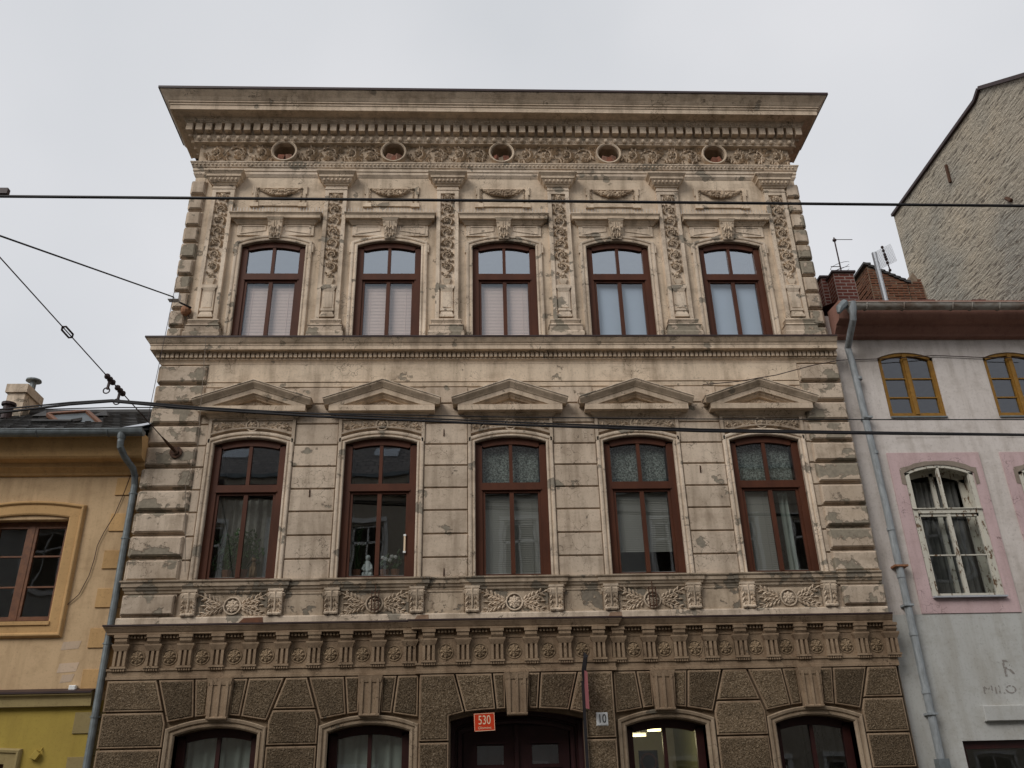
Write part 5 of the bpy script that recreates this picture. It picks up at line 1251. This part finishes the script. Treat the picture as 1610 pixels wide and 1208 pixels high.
# ------------------------------------------------------------------ antennas
t = thing('antenna', 'dark rod antenna with wire loops standing on the clean brick chimney', 'antenna', (CXm, 3.3, CT))
B_ = Vector((CXm, 3.3, CT)); pm = atY(1311, 374, 3.3)-B_; pb = atY(1323, 428, 3.3)-B_; pb.z = 0
MB().tube([pb, pm], .018, 6).build('mast', M['drip'], t)
r = atY(1340, 377, 3.3)-B_; l = atY(1309, 377, 3.3)-B_; MB().tube([l, r], .009, 5).ball(tuple(atY(1312, 378, 3.3)-B_), .05, .05, .04).build('arm', M['drip'], t)
g = MB()
for zz, rr in ((.27, .22), (.16, .2)):
    ce = pb.lerp(pm, zz/1.0)+Vector((0, 0, .05)); g.tube([ce+Vector((rr*math.cos(q/16*6.283), rr*math.sin(q/16*6.283), .06*math.sin(q/16*6.283+1))) for q in range(15)], .006, 4, False)
g.tube([pb.lerp(pm, .3), pb.lerp(pm, .3)+Vector((-.22, 0, .0))], .01, 5); g.build('loop', M['drip'], t)
t = thing('antenna', 'flat wire grid antenna on a pale steel mast in front of the old brick wall', 'antenna', tuple(atY(1396, 478, 2.2)))
B_ = atY(1396, 478, 2.2); f = lambda x, y, Y=2.2: atY(x, y, Y)-B_
MB().tube([f(1397, 490), f(1374, 398)], .055, 8).build('mast', M['galv'], t)
g = MB(); A, Bc, Cc, Dd = f(1373, 398, 2.3), f(1400, 384, 2.3), f(1410, 410, 2.3), f(1384, 423, 2.3)
for i in range(13): u = i/12; g.tube([A.lerp(Bc, u), Dd.lerp(Cc, u)], .004, 4)
for i in range(15): u = i/14; g.tube([A.lerp(Dd, u), Bc.lerp(Cc, u)], .004, 4)
g.build('grid', M['galv'], t)
g = MB(); a, b2 = f(1387, 389, 2.15), f(1400, 427, 2.15); g.tube([a, b2], .014, 5)
for u in (.0, .15, .3, .4, .5, .65, .95): v = a.lerp(b2, u); g.ball(tuple(v), .035, .035, .035, 6, 4)
g.build('dipole', M['drip'], t)

# ================================================================== TALL GABLE BEHIND RIGHT HOUSE
XG0 = 13.0
tall = thing('tall_building', 'tall building with a bare combed roughcast gable wall above the right house', 'building', (XG0+3, 4, 0))
TO = (-XG0-3, -4, 0)
v = [(XG0, .15, 0), (XG0, 8.2, 0), (XG0, 8.14, 17.93), (XG0, 3.18, 17.85), (XG0, 2.9, 18.0), (XG0, .15, 16.05)]
v2 = [(x+9, y, z) for x, y, z in v]
tb = MB().add(v+v2, [(5, 4, 3, 2, 1, 0), (6, 7, 8, 9, 10, 11), (0, 1, 7, 6), (1, 2, 8, 7), (5, 0, 6, 11)]); tb.build('wall', M['roughcast'], tall, TO)
rf = MB()
for i, j in ((2, 3), (3, 4), (4, 5)):
    a, b2 = Vector(v[i]), Vector(v[j]); d = (b2-a).normalized(); nn = Vector((0, -d.z, d.y)); nn = nn if nn.z > 0 else -nn
    q = [a-Vector((.08, 0, 0))-nn*.02, b2-Vector((.08, 0, 0))-nn*.02, b2-Vector((.08, 0, 0))+nn*.07, a-Vector((.08, 0, 0))+nn*.07]
    rf.add([tuple(p) for p in q]+[tuple(p+Vector((9.2, 0, 0))) for p in q], [(0, 1, 2, 3), (4, 7, 6, 5), (0, 4, 5, 1), (1, 5, 6, 2), (2, 6, 7, 3), (3, 7, 4, 0)])
rf.build('roof', M['drip'], tall, TO)
for (p0, p1) in (((1487, 260), (1494, 287)),): a, b2 = atX(*p0, XG0-.04), atX(*p1, XG0-.04); MB().tube([a, b2], .045, 6).build('wall_anchor', M['iron'], tall, TO)
a, b2 = atX(1582, 312, XG0-.04), atX(1590, 316, XG0-.04); MB().tube([a, b2], .05, 6).build('wall_anchor', M['iron'], tall, TO)

# ================================================================== OPPOSITE SIDE OF THE STREET (seen in reflections)
q = NB('tiled_roof_across'); bt = q.n('ShaderNodeTexBrick'); bt.inputs['Scale'].default_value = 1; bt.inputs['Brick Width'].default_value = .28; bt.inputs['Row Height'].default_value = .26; bt.inputs['Mortar Size'].default_value = .02
bt.inputs['Color1'].default_value = (.22, .19, .17, 1); bt.inputs['Color2'].default_value = (.15, .135, .125, 1); bt.inputs['Mortar'].default_value = (.03, .03, .03, 1)
q.l(q.pos, bt.inputs['Vector']); M['opproof'] = q.done(bt.outputs[0], .8)
M['oppwall'] = plaster('opposite_render', (.46, .40, .32), (.40, .35, .28), (.25, .2, .15), .3, None, crack=False, warm=False)
M['oppwall2'] = plaster('opposite_render_grey', (.40, .39, .36), (.35, .34, .31), (.22, .2, .17), .3, None, crack=False, warm=False)
OY = -15.5
def opp(x0, x1, ze, mat, label, sky_=()):
    t = thing('opposite_house', label, 'house', ((x0+x1)/2, OY, 0)); off = (-(x0+x1)/2, -OY, 0)
    n = max(2, int((x1-x0)/2.4)); xs = [x0+(x1-x0)*(i+.5)/n for i in range(n)]
    mb = MB(); lv = [(1.0, 2.9), (4.7, 6.7), (8.6, 10.6)]; zz = [0, 3.9, 7.8, ze]
    for (a, b2), z0, z1 in zip(lv, zz, zz[1:]): wall(mb, x0, x1, z0, z1, OY, [(x, .55, a, b2, .02) for x in xs], -.2)
    mb.add([(x0, OY, 0), (x0, OY-9, 0), (x0, OY-9, ze), (x0, OY, ze)], [(0, 1, 2, 3)]); mb.add([(x1, OY, 0), (x1, OY-9, 0), (x1, OY-9, ze), (x1, OY, ze)], [(0, 1, 2, 3)])
    mb.build('wall', mat, t, off)
    MB().box(x0, x1, OY-3, OY-2.9, 0, ze).build('inner_wall', M['room'], t, off)
    MB().box(x0, x1, OY+.005, OY+.35, ze-.35, ze).box(x0, x1, OY+.005, OY+.2, ze-.55, ze-.35).build('cornice', mat, t, off)
    MB().box(x0, x1, OY-.1, OY+.45, ze, ze+.12).build('gutter', M['zinc'], t, off)
    MB().add([(x0, OY+.4, ze+.1), (x1, OY+.4, ze+.1), (x1, OY-5, ze+4.2), (x0, OY-5, ze+4.2), (x0, OY-10, ze), (x1, OY-10, ze)], [(0, 1, 2, 3), (3, 2, 5, 4)]).build('roof', M['opproof'], t, off)
    fr = MB(); pn = MB()
    for x in xs:
        for a, b2 in lv:
            fr.box(x-.55, x-.48, OY-.12, OY-.06, a, b2); fr.box(x+.48, x+.55, OY-.12, OY-.06, a, b2); fr.box(x-.03, x+.03, OY-.12, OY-.06, a, b2); fr.box(x-.55, x+.55, OY-.12, OY-.06, b2-.65, b2-.58); fr.box(x-.55, x+.55, OY-.12, OY-.06, b2-.06, b2); fr.box(x-.55, x+.55, OY-.12, OY-.06, a, a+.06)
            fr.box(x-.7, x-.58, OY, OY+.04, a, b2+.1); fr.box(x+.58, x+.7, OY, OY+.04, a, b2+.1); fr.box(x-.7, x+.7, OY, OY+.08, b2+.1, b2+.25); fr.box(x-.7, x+.7, OY, OY+.08, a-.1, a)
    fr.build('window_frames', M['whiteframe'], t, off, kind='stuff')
    k = MB(); xm = (x0+x1)/2
    s_ = 4.1/5.4
    for dx in sky_: k.add([(xm+dx, OY-1.2, ze+.1+1.6*s_+.06), (xm+dx+.9, OY-1.2, ze+.1+1.6*s_+.06), (xm+dx+.9, OY-2.1, ze+.1+2.5*s_+.06), (xm+dx, OY-2.1, ze+.1+2.5*s_+.06)], [(0, 1, 2, 3)])
    if sky_: k.build('skylight', M['glass1'], t, off)
opp(-26, -13, 11.2, M['oppwall2'], 'grey house across the street with a slate roof, far left behind the camera')
opp(-13, -2.2, 12.2, M['oppwall'], 'beige house across the street, mirrored in the left maroon windows', (-1.5, 4.0))
opp(-2.2, 8.0, 11.9, M['oppwall2'], 'grey house across the street, mirrored in the middle maroon windows')
opp(8.0, 20, 12.4, M['oppwall'], 'beige house across the street, mirrored in the right maroon windows')

# ================================================================== WIRES
def wire(name, label, pts, r, mat='black', base=None, sag=0, n=14, group=None, cat='wire'):
    pts = [Vector(p) for p in pts]; base = pts[0]
    t = thing(name, label, cat, tuple(base), group); q = []
    if len(pts) == 2 and sag:
        for i in range(n+1): u = i/n; v = pts[0].lerp(pts[1], u); v.z -= 4*sag*u*(1-u); q.append(v-base)
    else: q = [v-base for v in pts]
    MB().tube(q, r, 6).build('strand', M[mat], t); return t, base
def ext(p, q, u): return p+(q-p)*u
Yw = -5.
a, b2 = atY(0, 309, Yw), atY(1610, 324, Yw); mid = atY(805, 316, Yw)
a3 = ext(mid, a, 3.0); b3 = ext(mid, b2, 3.0)
t, base = wire('contact_wire', 'straight dark tram wire crossing the pilasters near the top of the photo', [a3, a, mid, b2, b3], .019)
c = atY(5, 303, Yw)-base; MB().box(c.x-.12, c.x+.06, c.y-.03, c.y+.03, c.z-.03, c.z+.05).build('clamp', M['drip'], t)
# span wire with insulators to the wall rosette
A = atY(277, 712, -.08); Bw = atY(0, 405, -4.2); far = ext(A, Bw, 2.4)
t, base = wire('span_wire', 'thin steel span wire with insulators running from the wall rosette on the left quoins', [A, far], .008, 'drip')
def on(px): # point on the span at a given picture x
    lo, hi = 0., 1.
    for _ in range(40):
        m_ = (lo+hi)/2; v = ext(A, Bw, m_)-CAM; x = 805+1396*v.dot(RT)/v.dot(FWD)
        if x > px: lo = m_
        else: hi = m_
    return ext(A, Bw, lo)
I1, I2 = on(173), on(189)
g = MB()
for P0 in (I1, I2):
    d = (Bw-A).normalized()
    for s_ in (-.07, 0, .07): v = P0+d*s_-base; g.ball(tuple(v), .045, .045, .045, 8, 5)
    v = P0-base; g.tube([v, v+Vector((-.01, 0, -.16))], .022, 6)
    g.ring(v.x-.02, v.z-.18, .045, .01, v.y, 14, 5)
g.build('insulator', M['drip'], t)
d = (Bw-A).normalized(); MB().tube([A-base, A+d*.12-base, A+d*.30-base, A+d*.45-base], [.015, .028, .022, .010], 8).build('turnbuckle', M['iron'], t)
MB().tube([Vector((A.x, -.075, A.z))-base, Vector((A.x, -.11, A.z))-base], .10, 20).tube([Vector((A.x, -.10, A.z))-base, Vector((A.x, -.13, A.z))-base], .05, 12).build('wall_rosette', M['iron'], t)
v = on(106)-base; g = MB(); u_ = d; sd_ = d.cross(Vector((0, 1, 0))).normalized()
loop = [v+u_*.11, v+u_*.08+sd_*.035, v-u_*.08+sd_*.035, v-u_*.11, v-u_*.08-sd_*.035, v+u_*.08-sd_*.035, v+u_*.11]; g.tube(loop, .015, 6, False); g.build('tension_link', M['drip'], t)
# upper span wire to the bracket
Bk = atY(275, 468, -.55); W2 = atY(0, 371, -5); Q = atY(293, 487, -.08)
t, base = wire('span_wire', 'upper thin span wire reaching the rusty bracket at the top storey quoins', [Bk, ext(Bk, W2, 2.)], .012)
g = MB(); g.tube([Bk-base, atY(283, 476, -.35)-base, atY(300, 484, -.2)-base, Q-base+Vector((.04, 0, .04))], .018, 6); g.build('bracket_arm', M['black'], t)
MB().box(-.1, .08, -.06, .06, -.06, .06).build('connector', M['galv'], t)
MB().tube([Q-base, Vector((Q.x, -.01, Q.z))-base], .07, 12).ball(tuple(Q-base+Vector((0, -.05, -.05))), .08, .07, .1, 10, 6).build('wall_plate', M['orangerust'], t)
q = [atY(x, y, -.12) for x, y in ((296, 495), (300, 508), (312, 516), (322, 512), (326, 524), (318, 528))]; MB().tube([v-base for v in q], .008, 5).build('loose_cable', M['drip'], t)
# thin hanging lines
wire('hanging_line', 'hair-thin vertical line against the sky left of the top storey', [atY(281, 425, -.7), atY(232, 660, -.7)], .005, 'drip', cat='cable')
wire('hanging_line', 'hair-thin vertical cable in front of the left quoins', [atY(324, 530, -.35), atY(311, 700, -.35), atY(292, 760, -.3), atY(291, 900, -.15)], .005, 'peelgrey', cat='cable')
# feeder cables along the street hung from the insulators
def feeder(off, r, px, label, sep=0):
    Yc = I1.y
    pts = [atY(x, y, Yc+sep*(x/1610)) for x, y in px]; pts = [ext(pts[1], pts[0], 4)]+pts+[ext(pts[-2], pts[-1], 3)]
    return wire('feeder_cable', label, pts, r, group='black cables along the street', cat='cable')
feeder(0, .021, [(0, 649), (60, 642), (110, 636), (176, 631), (240, 637), (320, 644), (500, 655), (805, 668), (1100, 678), (1400, 682), (1610, 684)], 'thickest black cable, the lowest of the bundle below the pediments')
feeder(0, .013, [(0, 644), (60, 638), (110, 633), (176, 629), (240, 634), (320, 641), (500, 651), (805, 664), (1100, 675), (1400, 680), (1610, 683)], 'black cable lying close above the thickest one')
feeder(0, .009, [(0, 647), (60, 644), (176, 641), (240, 641), (330, 645), (500, 650), (805, 656), (1100, 659), (1400, 660), (1610, 660)], 'thin black cable running highest of the bundle on the right')
# service cable on right house
p = [atY(x, y, -.5) for x, y in ((1105, 605), (1160, 600), (1220, 590), (1280, 574), (1318, 567))]+[atY(x, y, WYR-.03) for x, y in ((1330, 566), (1400, 564), (1470, 559), (1540, 562), (1610, 563))]
wire('service_cable', 'thin dark cable from the townhouse across the ochre windows of the right house', p, .008, 'drip', cat='cable')
